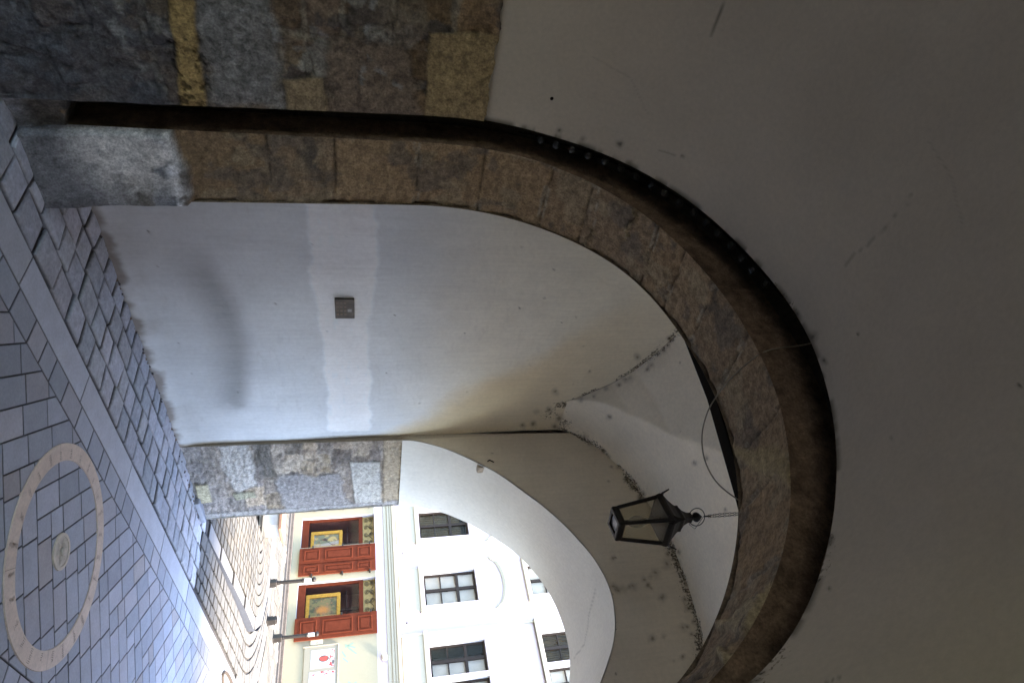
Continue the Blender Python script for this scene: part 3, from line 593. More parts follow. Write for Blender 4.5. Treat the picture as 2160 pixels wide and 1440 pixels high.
# gate building outside, unseen: added to block light, roof kept low for sun
t_gate = empty('unseen_gate_shell', (-1.8, 6.5, 0), 'unseen outer shell of the gate building, added to block light around the passage', 'gate building')
def unseen_front_wall(curve, y, name, flipit):
    n = 200; tau = np.linspace(0, 1, n); x, z = curve.pts(tau)
    xt = np.interp(tau, [0, .2, .25, .75, .8, 1], [-7, -7, -7, 5, 5, 5]); zt = np.interp(tau, [0, .25, .26, .74, .75, 1], [-EYE, 3.9, 3.9, 3.9, 3.9, -EYE])
    k = np.linspace(0, 1, 12)[None, :]
    X = x[:, None]*(1-k)+xt[:, None]*k; Z = z[:, None]*(1-k)+zt[:, None]*k
    grid(name, xyz(X, np.full(X.shape, y), Z), np.broadcast_to(np.array((.6, .58, .53)), X.shape+(3,)), M_WALLW, t_gate, flip=flipit)
unseen_front_wall(F_BK, YB+.002, 'unseen_street_front', True)
mb = MB(); c_ = (.6, .58, .53)
mb.box(-7.3, -7, -7, YB, 0, 5.4, col=c_); mb.box(5, 5.3, -7, YB, 0, 5.4, col=c_)
mb.box(-7, 5, -7, YB, 5.4, 5.6, col=(.3, .12, .08))
mb.build('unseen_outer_shell', M_WALLW, t_gate)
mb = MB(); mb.box(-3.3, 2.0, -7.3, -7.0, 3.6, 5.6, col=c_); mb.box(-7.3, -3.3, -7.3, -7.0, 0, 5.6, col=c_); mb.box(2.0, 5.3, -7.3, -7.0, 0, 5.6, col=c_)
mb.build('unseen_back_front', M_WALLW, t_gate)

# ------------------------------------------------------------------ dark timber lintel behind the near arch
t = empty('timber_beam', (-1.9, 2.6, 3.45), 'dark timber beam spanning just behind the near arch crown', 'beam')
pts = [(-3.62, 2.0), (-2.47, 1.945), (-1.99, 1.915), (-1.39, 1.825), (-.9, 1.74), (-.28, 1.6)]
mb = MB(); vs = []; 
for x, z in pts: vs += [(x, 2.57, z+EYE), (x, 2.66, z+EYE), (x, 2.66, z+.34+EYE), (x, 2.57, z+.34+EYE)]
fs = [(0, 1, 2, 3), (23, 22, 21, 20)]
for i in range(5):
    for j in range(4): fs.append((4*i+j, 4*i+4+j, 4*i+4+(j+1) % 4, 4*i+(j+1) % 4))
mb.add(vs, fs); mb.build('beam_timber', M_WOOD, t)

# ------------------------------------------------------------------ ground and paving
mb = MB(); mb.add([(-60, -60, -.022), (60, -60, -.022), (60, 60, -.022), (-60, 60, -.022)], [(0, 1, 2, 3)])
tag(mb.build('ground', M_JOINT), kind='structure')
def clip(poly, a, b, c):    # keep a*x+b*y<=c
    o = []
    for i in range(len(poly)):
        p, q = poly[i], poly[(i+1) % len(poly)]; dp, dq = a*p[0]+b*p[1]-c, a*q[0]+b*q[1]-c
        if dp <= 0: o.append(p)
        if dp*dq < 0: s_ = dp/(dp-dq); o.append((p[0]+(q[0]-p[0])*s_, p[1]+(q[1]-p[1])*s_))
    return o
def area(p): return .5*sum(p[i][0]*p[(i+1) % len(p)][1]-p[(i+1) % len(p)][0]*p[i][1] for i in range(len(p)))
def inset(poly, g):
    n = len(poly); o = []
    for i in range(n):
        p0, p1, p2 = Vector(poly[i-1]), Vector(poly[i]), Vector(poly[(i+1) % n])
        e1 = (p1-p0); e2 = (p2-p1)
        if e1.length < 1e-6 or e2.length < 1e-6: return None
        e1.normalize(); e2.normalize(); n1_ = Vector((-e1.y, e1.x)); n2_ = Vector((-e2.y, e2.x)); b = n1_+n2_
        if b.length < .2: return None
        b = b/b.length; cs = max(.35, b.dot(n1_)); o.append(tuple(p1+b*g/cs))
    return o
class Pave(MB):
    def slab(s, poly, z=0., gap=.004, ch=.005, col=(.3, .3, .3), tilt=0., dome=0.):
        if len(poly) < 3: return
        q = [poly[0]]
        for p in poly[1:]:
            if math.hypot(p[0]-q[-1][0], p[1]-q[-1][1]) > .004: q.append(p)
        if math.hypot(q[0][0]-q[-1][0], q[0][1]-q[-1][1]) < .004: q.pop()
        if len(q) < 3: return
        if area(q) < 0: q = q[::-1]
        if area(q) < .0012: return
        a = inset(q, gap); 
        if not a or area(a) < .0004: return
        b = inset(a, ch*.45); c = inset(a, ch*1.6)
        if not b or not c or area(c) < .0002 or area(c) > area(a): return
        tx, ty = random.uniform(-tilt, tilt), random.uniform(-tilt, tilt); mx = sum(p[0] for p in a)/len(a); my = sum(p[1] for p in a)/len(a)
        H = lambda p, dz: (p[0], p[1], z+dz+(p[0]-mx)*tx+(p[1]-my)*ty)
        n = len(a); vs = [H(p, -.03) for p in a]+[H(p, -ch*.9) for p in a]+[H(p, -ch*.25) for p in b]+[H(p, dome*.4) for p in c]
        fs = [(k*n+i, k*n+(i+1) % n, (k+1)*n+(i+1) % n, (k+1)*n+i) for k in range(3) for i in range(n)]
        if dome > 0:
            vs.append((mx, my, z+dome)); fs += [(3*n+i, 3*n+(i+1) % n, 4*n) for i in range(n)]
        else: fs.append(tuple(range(3*n, 4*n)))
        v = random.uniform(.87, 1.1)*(1-.52*max(0, min(1, (my-6.5)/.8)) if (s is pv) else 1)*float(.88+.26*fbm(mx*1.6, my*1.6, 0, 701, 4)); s.add(vs, fs, [x*v for x in col])  # pavement colour darkened beyond the arch to offset the stronger outdoor light
        k0 = len(s.c)-len(vs)
        for i in range(3*n):
            g = .42 if i < 2*n else .8; q_ = s.c[k0+i]; s.c[k0+i] = (q_[0]*g, q_[1]*g*.97, q_[2]*g*.92, 1)
def tone(pal): return random.choice(pal)
GREY = [(.365, .385, .445), (.385, .40, .455), (.34, .365, .42), (.395, .395, .435), (.37, .39, .445)]
SMALL = GREY+GREY+[(.38, .34, .31), (.36, .34, .33)]
XC = -1.87
pv = Pave()      # chevron field
def chev(y0, y1, xl, xr):
    rt = math.sqrt(.5); W = .150; oy = -1.13
    P = lambda a, b: (XC+rt*a-rt*b, oy+rt*a+rt*b)
    for j in range(0, 80):
        for side in (0, 1):
            st = (j if side == 0 else j+1)*W; t = st-(.125 if j % 2 else .0)
            while t < st+1.15:
                L = random.choice([.235, .25, .25, .265]); t0 = max(t, st); t1 = t+L; t = t1
                if t1-t0 < .03: continue
                q = [P(t0, j*W), P(t1, j*W), P(t1, (j+1)*W), P(t0, (j+1)*W)] if side == 0 else [P(j*W, t0), P(j*W, t1), P((j+1)*W, t1), P((j+1)*W, t0)]
                for A, B, Cc in ((1, 0, xr), (-1, 0, -xl), (0, 1, y1), (0, -1, -y0)):
                    if len(q) > 2: q = clip(q, A, B, Cc)
                if len(q) > 2: pv.slab(q, random.uniform(-.0008, .0008), .0027, .004, tone(GREY+GREY+GREY+[(.36, .34, .345)]), tilt=.005)
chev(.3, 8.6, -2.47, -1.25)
def strip(pvx, x0, x1, y0, y1, L, pal, skew=0., gap=.004, tilt=.004, ch=.004, dome=0.):
    y = y0
    while y < y1:
        l = random.uniform(*L); k = random.uniform(-skew, skew) if skew else 0
        pvx.slab([(x0, y), (x1, y+k), (x1, y+l+k), (x0, y+l)], 0, gap, ch, tone(pal), tilt, dome); y += l
BAND = [(.45, .47, .53), (.465, .48, .53)]
strip(pv, -2.63, -2.47, .3, 8.6, (.14, .24), SMALL)
strip(pv, -2.84, -2.63, .3, 8.6, (.9, 1.15), BAND, gap=.003)
strip(pv, -1.25, -1.09, -.5, 8.6, (.14, .24), SMALL); strip(pv, -1.09, -.88, -.5, 8.6, (.9, 1.15), BAND, gap=.003)
tag(pv.build('pavement', M_PAVE), kind='structure')
cb_ = Pave(); COB = [(.38, .405, .465), (.41, .425, .48), (.35, .375, .42), (.415, .42, .465), (.39, .405, .44)]
def cobrows(x0, x1, w_, y0, y1, wall=None):
    x = x0; r = 0
    while x < x1-.02:
        xe = min(x+w_*random.uniform(.93, 1.07), x1); y = y0+random.uniform(-.2, 0)
        while y < y1:
            l = random.uniform(.15, .25); j = lambda: random.uniform(-.012, .012)
            q = [(x+j()*.5, y+j()), (xe+j()*.5, y+j()+.015), (xe+j()*.5, y+l+j()+.015), (x+j()*.5, y+l+j())]
            cb_.slab(q, random.uniform(-.006, .006), .0052, .011, tone(COB), tilt=.035, dome=.006); y += l
        x = xe; r += 1
cobrows(-3.65, -2.845, .2, 1.2, 6.5); cobrows(-.875, -.1, .2, .3, 6.4)
# street outside: rows that turn left round the corner of the raised pavement
CX, CY = -5.0, 9.7
def warp(r, s):
    """r distance from the turning axis, s length along the row (0 at y=6.4)."""
    Ls = CY-6.4
    if s < Ls:
        y = 6.4+s; x = CX+r+(.13*max(0, min(1, (9.2-y)/3))**1.2 if r < 1.7 else .13*max(0, min(1, (9.2-y)/3))**1.2*max(0, (2.1-r)/.4)); return (x, y)
    a = (s-Ls)/max(r, .3); 
    if a < math.pi/2: return (CX+r*math.cos(a), CY+r*math.sin(a))
    e = s-Ls-r*math.pi/2; return (CX-e, CY+r)
PALE = [(.108, .106, .102), (.118, .115, .108), (.100, .099, .096), (.122, .114, .103)]
def arcrow(pp, r0, r1, L, pal, s1, z=0., s0=0., gap=.006, tilt=.01, zf=None):
    s = s0-random.uniform(0, L)
    while s < s1:
        l = L*random.uniform(.75, 1.25); m = max(0, s); rm = (r0+r1)/2
        Ls = CY-6.4
        def pos(r, s_):
            # keep joints radial: stretch the length in the bend and after it
            if s_ < Ls: return warp(r, s_)
            a = (s_-Ls)/rm
            if a < math.pi/2: return warp(r, Ls+a*r)
            return warp(r, Ls+r*math.pi/2+(s_-Ls-rm*math.pi/2))
        if s >= s0-.001: pp.slab([pos(r0, s), pos(r1, s), pos(r1, s+l), pos(r0, s+l)], z if zf is None else zf(s), gap, .008, tone(pal), tilt)
        s += l
rise = lambda s: .085*max(0, min(1, (s-.6)/2.6))
st_ = Pave()
r = 1.2
while r > .12: arcrow(st_, r-.15, r, .17, PALE, 12, zf=rise); r -= .15
arcrow(st_, 1.2, 1.38, .8, [(.19, .19, .195)], 12, gap=.0015, tilt=.0, zf=rise)
tag(st_.build('sidewalk', M_STREET), kind='structure')
# kerb face of the raised pavement, its bluish shade put into the colour
mb = MB(); prev = None
for i in range(140):
    s = .3+i*.06; x, y = warp(1.385, s if s < CY-6.4 else s); z = rise(s)+.0
    cur = [(x, y, -.05), (x, y, z-.004)]
    if prev: mb.add(prev+cur, [(0, 1, 3, 2)], (.055, .06, .075))
    prev = cur
tag(mb.build('kerb', M_PAVE), kind='structure')
for k in range(4): arcrow(cb_, 1.40+k*.175, 1.40+(k+1)*.175, .20, [(.110, .108, .104), (.120, .117, .111), (.098, .096, .093)], 12, gap=.012, tilt=.04)
tag(cb_.build('cobbled_gutter', M_COB), kind='structure')
rd = Pave()
arcrow(rd, 2.10, 2.31, 1.0, [(.16, .16, .16)], 12, s0=2.3, gap=.002); arcrow(rd, 2.31, 2.47, .3, PALE, 12, s0=2.3)
r = 2.47; 
while r < 4.3: arcrow(rd, r, r+.165, .24, PALE+[(.42, .38, .35)], 13, s0=2.3); r += .165
y = 6.4
while y < 14: 
    strip(rd, -.5, .6, y, y+.2, (.2, .2), PALE); y += .2
for k in range(28):
    x0 = -.5+k*.2
    if x0 > .5: strip(rd, x0, x0+.19, 6.4, 14, (.18, .3), PALE)
tag(rd.build('road', M_STREET), kind='structure')
mb = MB(); rs = random.Random(5)
for i in range(150):
    y = rs.uniform(2.5, 6.3); x = (-3.625 if y < 5.25 else -3.59+.08*(y-5.25))+rs.uniform(.0, .035)*(1 if y < 5.2 else 1.4); q = rs.uniform(.004, .015); c_ = rs.choice([(.20, .14, .10), (.12, .10, .09), (.26, .24, .22), (.06, .05, .05)])
    vs = [(x+q*dx*rs.uniform(.6, 1.2), y+1.5*q*dy*rs.uniform(.6, 1.2), .001+q*dz*rs.uniform(.6, 1.1)) for dx, dy, dz in ((1, 0, 0), (0, 1, 0), (-1, 0, 0), (0, -1, 0), (0, 0, 1), (0, 0, -1))]
    mb.add(vs, [(0, 1, 4), (1, 2, 4), (2, 3, 4), (3, 0, 4), (1, 0, 5), (2, 1, 5), (3, 2, 5), (0, 3, 5)], c_)
tag(mb.build('rubble', M_COB), 'crumbled mortar and grit lying along the foot of the pale passage wall', 'rubble', kind='stuff')
t = empty('drain_cover', (-2.72, 8.35, 0), 'oval rusty drain rim let into the pale street paving at the photo edge', 'drain cover')
mb = MB(); mb.tube([(-2.62+.10*math.cos(a), 8.9+.42*math.sin(a), .006) for a in np.linspace(0, 2*math.pi, 49)[:-1]], .02, 6, closed=True); mb.build('rim', mat_plain('rusty_iron', (.045, .032, .022), .8), t)
# inlaid ring with engraved names and centre medallion
def ringmesh(r0, r1, z, name, parent, col, n=128, lum=0.02):
    mb = MB(); vs = []
    for i in range(n):
        a = 2*math.pi*i/n
        for rr, zz in ((r0, z-.01), (r0+.002, z), (r1-.002, z), (r1, z-.01)): vs.append((rr*math.cos(a)+XC, rr*math.sin(a)+3.675, zz))
    fs = [(4*i+j, 4*((i+1) % n)+j, 4*((i+1) % n)+j+1, 4*i+j+1) for i in range(n) for j in range(3)]
    fs = [f[::-1] for f in fs]
    mb.add(vs, fs, col); return mb
t_ring = empty('inlaid_ring', (XC, 3.675, 0), 'beige stone ring with worn engraving set flush in the grey paving', 'paving ring')
RC = (.66, .54, .44)
ringmesh(.487, .585, .006, 'r', None, RC).build('ring_band', M_PAVE, t_ring)
mb = MB()
def mark(r, a, dr, da, wd=.0022, z=.0072):   # an engraved stroke from (r,a) to (r+dr,a+da)
    p = Vector((r*math.cos(a), r*math.sin(a))); q = Vector(((r+dr)*math.cos(a+da), (r+dr)*math.sin(a+da))); d = (q-p)
    if d.length < 1e-4: return
    nrm = Vector((-d.y, d.x)).normalized()*wd; b = Vector((XC, 3.675))
    mb.add([(*(b+p-nrm), z), (*(b+q-nrm), z), (*(b+q+nrm), z), (*(b+p+nrm), z)], [(0, 1, 2, 3)])
rs = random.Random(3)
M_ENG = mat_plain('worn_engraving', (.34, .27, .21), .9)
for g in range(26):
    mb = MB()
    a = g*2*math.pi/26+rs.uniform(-.02, .02); nl = rs.randint(4, 8)
    for i in range(nl):               # worn letters read outward, each a couple of short strokes
        aa = a+.006; rr = .502+i*.0095
        for kx in range(rs.randint(1, 3)): mark(rr+rs.uniform(0, .004), aa+rs.uniform(0, .03), rs.uniform(-.006, .006), rs.uniform(-.03, .03), .0012)
        mark(rr, aa, rs.uniform(-.001, .001), rs.uniform(.03, .045), .0014)
    mb.build('inscription', M_ENG, t_ring)
for a in (.4, 1.7, 2.75, 3.9, 5.3): mb = MB(); mark(.488, a, .096, 0, .0012); mb.build('joint_line', M_ENG, t_ring)
t_med = empty('medallion', (XC, 3.675, 0), 'small round beige medallion carved with a rosette at the middle of the ring', 'medallion')
mb = ringmesh(.078, .100, .008, 'm', None, (.60, .53, .43), 48); mb.build('rim', M_PAVE, t_med)
mb = MB(); mb.lathe([(.08, -.01), (.08, .0045), (.0005, .0045)], XC, 3.675, 48, col=(.56, .50, .41)); mb.build('field', M_PAVE, t_med)
mb = MB()
for k in range(6):
    a = k*math.pi/3+.3; ca, sa = math.cos(a), math.sin(a)
    pr = [(.012, 0, .006), (.045, .016, .0065), (.075, 0, .006), (.045, -.016, .0065), (.045, 0, .013)]
    mb.add([(XC+ca*x-sa*y, 3.675+sa*x+ca*y, z) for x, y, z in pr], [(0, 3, 4), (3, 2, 4), (2, 1, 4), (1, 0, 4)], (.58, .52, .43))
mb.lathe([(.022, .005), (.021, .014), (.014, .018), (.001, .019)], XC, 3.675, 20, col=(.55, .50, .42))
mb.build('rosette', M_PAVE, t_med)

# ------------------------------------------------------------------ metal plate on the wall
t = empty('vent_plate', (XW, 3.53, EYE-.12), 'small square dark metal plate set into the pale painted band', 'metal plate')
mb = MB(); mb.box(XW-.01, XW+.022, 3.43, 3.63, EYE-.188, EYE-.045, bev=.002)
o = mb.build('plate', mat_plain('bronze_plate', (.085, .072, .06), .5, .4, var=.35, scale=22, bump=.8), t)
mb = MB(); mb.box(XW+.022, XW+.026, 3.525, 3.555, EYE-.095, EYE-.065, bev=.001); mb.build('lock_cover', mat_plain('zinc', (.25, .24, .23), .5, .5), t)
mb = MB()
for i in range(4):
    for j in range(3): mb.box(XW+.0225, XW+.0245, 3.45+.04*i, 3.475+.04*i, EYE-.178+j*.028, EYE-.160+j*.028)
mb.build('relief', mat_plain('bronze_relief', (.13, .10, .075), .5, .4), t)

# ------------------------------------------------------------------ bracket at the far arch
t = empty('iron_bracket', (-3.26, YF+.05, EYE+1.13), 'small rusty junction box fixed at the edge of the far arch', 'bracket')
mb = MB(); mb.box(-3.30, -3.235, YF+.02, YF+.11, EYE+1.08, EYE+1.16, bev=.01); mb.build('box', mat_plain('old_cream_paint', (.33, .27, .19), .7, var=.4), t)
mb = MB(); mb.tube([(-3.28, YF+.02, EYE+1.16), (-3.30, YF-.01, EYE+1.2), (-3.27, YF-.015, EYE+1.24)], .006, 6); mb.build('cable_stub', M_WOOD, t)

# ------------------------------------------------------------------ lantern
LX, LY = -1.935, 4.0
t_l = empty('hanging_lantern', (LX, LY, EYE+1.76), 'black four-sided iron lantern hanging on a chain from the vault', 'lantern')
zb = EYE+1.765; zt_ = EYE+2.10; rb_, rt_ = .108, .165; ph = math.radians(-62)
hexp = lambda r, k, z: Vector((LX+r*math.cos(ph+k*math.pi/2), LY+r*math.sin(ph+k*math.pi/2), z))
mb = MB()
mb.lathe([(rb_-.012, -.045), (rb_+.004, -.045), (rb_+.010, -.035), (rb_+.010, .0), (rb_+.002, .008), (rb_-.022, .008), (rb_-.03, -.02), (rb_-.03, -.045)], LX, LY, 4, zb, ph)
mb.f = mb.f[:-2]
mb.add([hexp(rb_-.03, k, zb-.045) for k in range(4)]+[hexp(rb_-.012, k, zb-.045) for k in range(4)], [(k, (k+1) % 4, 4+(k+1) % 4, 4+k) for k in range(4)])
mb.build('bottom_frame', M_IRON, t_l)
for k in range(4):
    mb = MB(); mb.tube([hexp(rb_, k, zb), hexp(rt_, k, zt_)], [.014, .016], 6); mb.build('corner_bar', M_IRON, t_l)
for k in range(4):
    mb = MB(); a, b, c2, d = hexp(rb_-.006, k, zb+.004), hexp(rb_-.006, k+1, zb+.004), hexp(rt_-.006, k+1, zt_), hexp(rt_-.006, k, zt_)
    cen = Vector((LX, LY, 0)); inn = lambda p: p+(Vector((LX, LY, p.z))-p).normalized()*.003
    vs = [a, b, c2, d]+[inn(p) for p in (a, b, c2, d)]
    mb.add(vs, [(0, 1, 2, 3), (7, 6, 5, 4), (0, 4, 5, 1), (1, 5, 6, 2), (2, 6, 7, 3), (3, 7, 4, 0)]); mb.build('glass_pane', M_GLASSL, t_l)
mb = MB(); mb.tube([hexp(rt_, k, zt_) for k in range(4)], .014, 6, closed=True)
mb.lathe([(rt_+.012, -.03), (rt_+.022, 0), (rt_+.018, .018), (.135, .055), (.098, .095), (.092, .105), (.092, .128), (.078, .135), (.052, .160), (.038, .19), (.036, .20), (.036, .225), (.022, .232), (.018, .24)], LX, LY, 4, zt_, ph)
for k in range(4):      # upturned leaf at every corner
    p = hexp(rt_+.014, k, zt_+.005); o_ = (p-Vector((LX, LY, p.z))).normalized(); sd_ = Vector((-o_.y, o_.x, 0))
    vs = [p-sd_*.038-o_*.03, p+sd_*.038-o_*.03, p+o_*.012+sd_*.016+Vector((0, 0, .02)), p+o_*.012-sd_*.016+Vector((0, 0, .02)), p+o_*.036+Vector((0, 0, .075)),
          p-sd_*.028-o_*.022+Vector((0, 0, -.035)), p+sd_*.028-o_*.022+Vector((0, 0, -.035))]
    vs += [v-o_*.010 for v in vs]
    mb.add(vs, [(0, 1, 2, 3), (3, 2, 4), (0, 5, 6, 1), (10, 9, 8, 7), (11, 9, 10), (8, 13, 12, 7), (0, 3, 10, 7), (3, 4, 11, 10), (4, 2, 9, 11), (2, 1, 8, 9), (1, 6, 13, 8), (6, 5, 12, 13), (5, 0, 7, 12)])
mb.build('roof', M_IRON, t_l)
zf = zt_+.24
mb = MB(); mb.lathe([(.012, 0), (.02, .004), (.034, .02), (.036, .034), (.026, .052), (.010, .068), (.002, .078)], LX, LY, 16, zf-.005); mb.build('finial', M_IRON, t_l, True)
mb = MB(); zr_ = zf+.03; dirv = Vector((Rr[0], Rr[1], 0)).normalized()
mb.tube([Vector((LX, LY, zr_))+dirv*.064*math.cos(a)+Vector((0, 0, .064*math.sin(a))) for a in np.linspace(0, 2*math.pi, 33)[:-1]], .0035, 6, closed=True)
mb.tube([Vector((LX, LY, zr_-.055)), Vector((LX, LY, zr_-.03))+dirv*.05+Vector((0, 0, -.03)), Vector((LX, LY, zr_))+dirv*.085+Vector((0, 0, -.015)), Vector((LX, LY, zr_))+dirv*.03+Vector((0, 0, .03)), Vector((LX, LY, zr_+.055))], .002, 5)
mb.build('suspension_ring', M_IRON, t_l)
mb = MB(); zc_ = zr_+.064; ztop_ = EYE+2.785; nl = int((ztop_-zc_)/.022)
mb.tube([(LX, LY, zc_-.005), (LX, LY, zc_+.045)], .006, 6)
for ch in (-1, 1):
    for i in range(1, nl):
        z0 = zc_+.02+i*.0205; sp = .005+.004*math.sin(math.pi*min(1, i/nl)); ax = dirv if i % 2 else Vector((-dirv.y, dirv.x, 0)); cc_ = Vector((LX, LY, z0))+dirv*ch*sp
        if z0 > ztop_: break
        mb.tube([cc_+ax*.0055*math.cos(a)+Vector((0, 0, .0135*math.sin(a))) for a in np.linspace(0, 2*math.pi, 9)[:-1]], .0018, 4, closed=True)
mb.tube([(LX, LY, ztop_-.02), (LX, LY, ztop_+.03)], .008, 6); mb.build('chain', M_IRON, t_l)
mb = MB(); mb.lathe([(.01, .02), (.03, .035), (.042, .07), (.040, .11), (.026, .15), (.018, .17)], LX, LY, 16, zb+.05); mb.build('lamp_bulb', mat_glass('frosted_bulb', (.9, .9, .9), .4, .3, (.6, .58, .52)), t_l, True)
mb = MB(); mb.lathe([(.020, 0), (.022, .06), (.018, .12), (.006, .125)], LX, LY, 10, zb+.215); mb.build('lamp_socket', mat_plain('bulb_socket', (.25, .24, .22), .6), t_l)
mb = MB(); mb.lathe([(rb_-.052, 0), (rb_-.052, .003)], LX, LY, 24, zb-.030); mb.build('bottom_glass', mat_glass('milky_glass', (.9, .9, .9), .3, .4, (.6, .6, .62)), t_l)

# ------------------------------------------------------------------ loose cable
cp = [(-1.57, 1.735, 1.84), (-1.60, 1.82, 1.80), (-1.68, 1.90, 1.77), (-1.72, 1.95, 1.70), (-1.67, 2.08, 1.66), (-1.63, 2.2, 1.61), (-1.62, 2.24, 1.60), (-1.48, 2.33, 1.545), (-1.40, 2.45, 1.60), (-1.37, 2.55, 1.70), (-1.335, 2.6, 1.80), (-1.25, 2.56, 1.83)]
def cat(P, n=8):
    P = [Vector(p) for p in P]; P = [P[0]*2-P[1]]+P+[P[-1]*2-P[-2]]; o = []
    for i in range(1, len(P)-2):
        for k in range(n):
            t = k/n; a, b, c, d = P[i-1:i+3]; o.append(.5*((2*b)+(-a+c)*t+(2*a-5*b+4*c-d)*t*t+(-a+3*b-3*c+d)*t**3))
    return o+[P[-2]]
def UP(u, v, y):
    d = Fw*F_PX+Rr*(u-720)+Uu*(v-1080); return tuple(d*y/d[1]+np.array([0, 0, EYE]))
cp = [UP(722, 1718, 1.735), UP(728, 1690, 1.80), UP(733, 1650, 1.88), UP(742, 1612, 1.90), UP(765, 1578, 1.95), UP(800, 1540, 2.05), UP(835, 1512, 2.2), UP(870, 1492, 2.3), UP(915, 1481, 2.4), UP(960, 1484, 2.45), UP(1000, 1500, 2.5), UP(1030, 1525, 2.5), UP(1058, 1565, 2.48), UP(1075, 1600, 2.42)]
mb = MB(); mb.tube(cat(cp), .0035, 6)
tag(mb.build('loose_cable', M_CABLE, smooth_=True), 'thin pale cable looping loose below the near arch crown', 'cable')

# ------------------------------------------------------------------ string of unlit bulbs under the rebate lip
t_s = empty('string_light', (-2.4, 1.78, 3.1), 'string of small unlit clear bulbs tucked in the dark rebate of the near arch', 'string light')
tb = np.linspace(.300, .475, 17); xb, zb_ = A_EDGE.pts(tb, .012)
mb = MB(); xw, zw = A_EDGE.pts(np.linspace(.285, .485, 60), .06); mb.tube([(x, 1.79, z+EYE) for x, z in zip(xw, zw)], .006, 6); mb.build('flex', M_WOOD, t_s)
M_BULB = mat_glass('clear_bulb', (.6, .6, .6), .35, .55, (.025, .025, .022))
for x, z in zip(xb, zb_):
    mb = MB(); d = Vector((cxn-x, .0, czn-z)).normalized(); x += random.uniform(-.006, .006); z += random.uniform(-.006, .006); p = Vector((x, 1.78+random.uniform(-.006, .006), z+EYE))
    mb.tube([p-d*.02, p-d*.012, p, p+d*.010, p+d*.016, p+d*.018], [.008, .012, .022, .020, .011, .002], 12); mb.build('bulb', M_BULB, t_s, True)

# ------------------------------------------------------------------ facade across the street
FA = -0.0919653; FT = np.array([math.cos(FA), math.sin(FA)]); FN = np.array([math.sin(FA), -math.cos(FA)])  # FN points to the gate
def FT3(s, z, d): return (-4.04+FT[0]*s+FN[0]*d, 13.67+FT[1]*s+FN[1]*d, z+EYE)
def fb(mb, s0, s1, z0, z1, d0, d1, bev=0, col=None): mb.box(s0, s1, d0, d1, z0, z1, T=lambda x, y, z: FT3(x, z, y), bev=bev, col=col)
t_h = empty('town_house', (-4.04, 13.67, 0), 'bright white town house across the street with red shop shutters', 'house')
shop = [(-5.06, -4.33), (-3.46, -2.71), (-1.89, -1.13), (1.35, 2.1)]
upw = [(-5.05, -4.32), (-3.45, -2.72), (-1.86, -1.13), (-.30, .32), (.42, 1.04), (1.9, 2.6)]
holes = [(a, b, -1.33, .26) for a, b in shop]+[(a, b, 1.28, 2.42) for a, b in upw]+[(a, b, 3.62, 4.75) for a, b in upw]
def holed(s0, s1, z0, z1, holes, dep):
    mb = MB(); S_ = sorted({s0, s1}|{h[0] for h in holes}|{h[1] for h in holes}); Z_ = sorted({z0, z1}|{h[2] for h in holes}|{h[3] for h in holes})
    for a, b in zip(S_[:-1], S_[1:]):
        for c, d in zip(Z_[:-1], Z_[1:]):
            ms, mz = (a+b)/2, (c+d)/2
            if any(h[0] < ms < h[1] and h[2] < mz < h[3] for h in holes): continue
            mb.add([FT3(a, c, 0), FT3(b, c, 0), FT3(b, d, 0), FT3(a, d, 0)], [(0, 1, 2, 3)], (.52, .45, .47) if mz > .5 else (.33, .30, .205))
    for a, b, c, d in holes:
        q = [(a, c), (b, c), (b, d), (a, d)]
        for i in range(4):
            p0, p1 = q[i], q[(i+1) % 4]; mb.add([FT3(*p0, 0), FT3(*p1, 0), FT3(*p1, -dep), FT3(*p0, -dep)], [(0, 3, 2, 1)], (.42, .42, .44))
    return mb
holed(-12, 10, -EYE-.02, 7.5, holes, .16).build('wall', M_WALLW, t_h)
mb = MB(); fb(mb, -12, 10, -EYE, -1.50, .001, .06, .01, (.13, .105, .085)); fb(mb, -12, 10, -EYE-.01, -1.56, .05, .16, .008, (.095, .085, .078)); mb.build('plinth_course', M_COB, t_h)
mb = MB(); cw = (.40, .365, .275)
fb(mb, -12, 10, .46, .54, 0, .02, .005, cw); fb(mb, -12, 10, .54, .60, 0, .045, .01, cw); fb(mb, -12, 10, .60, .65, 0, .06, .008, cw); fb(mb, -12, 10, .65, .72, 0, .085, .012, cw)
fb(mb, -.55, -.51, .72, 3.56, 0, .05, .004, cw); fb(mb, -.58, 1.3, 3.5, 3.56, 0, .10, .01, cw)
mb.build('cornice', M_WALLW, t_h)
for a, b in upw[:3]+[(-.42, 1.16)]+upw[5:]:
    mb = MB()
    fb(mb, a-.11, b+.12, .74, 1.17, 0, .035, .006, cw); fb(mb, a-.16, b+.17, 1.17, 1.26, 0, .06, .012, cw)
    mb.build('window_apron', M_WALLW, t_h)
    mb = MB(); fb(mb, a-.16, b+.17, 3.50, 3.60, 0, .08, .012, cw); mb.build('upper_sill', M_WALLW, t_h)
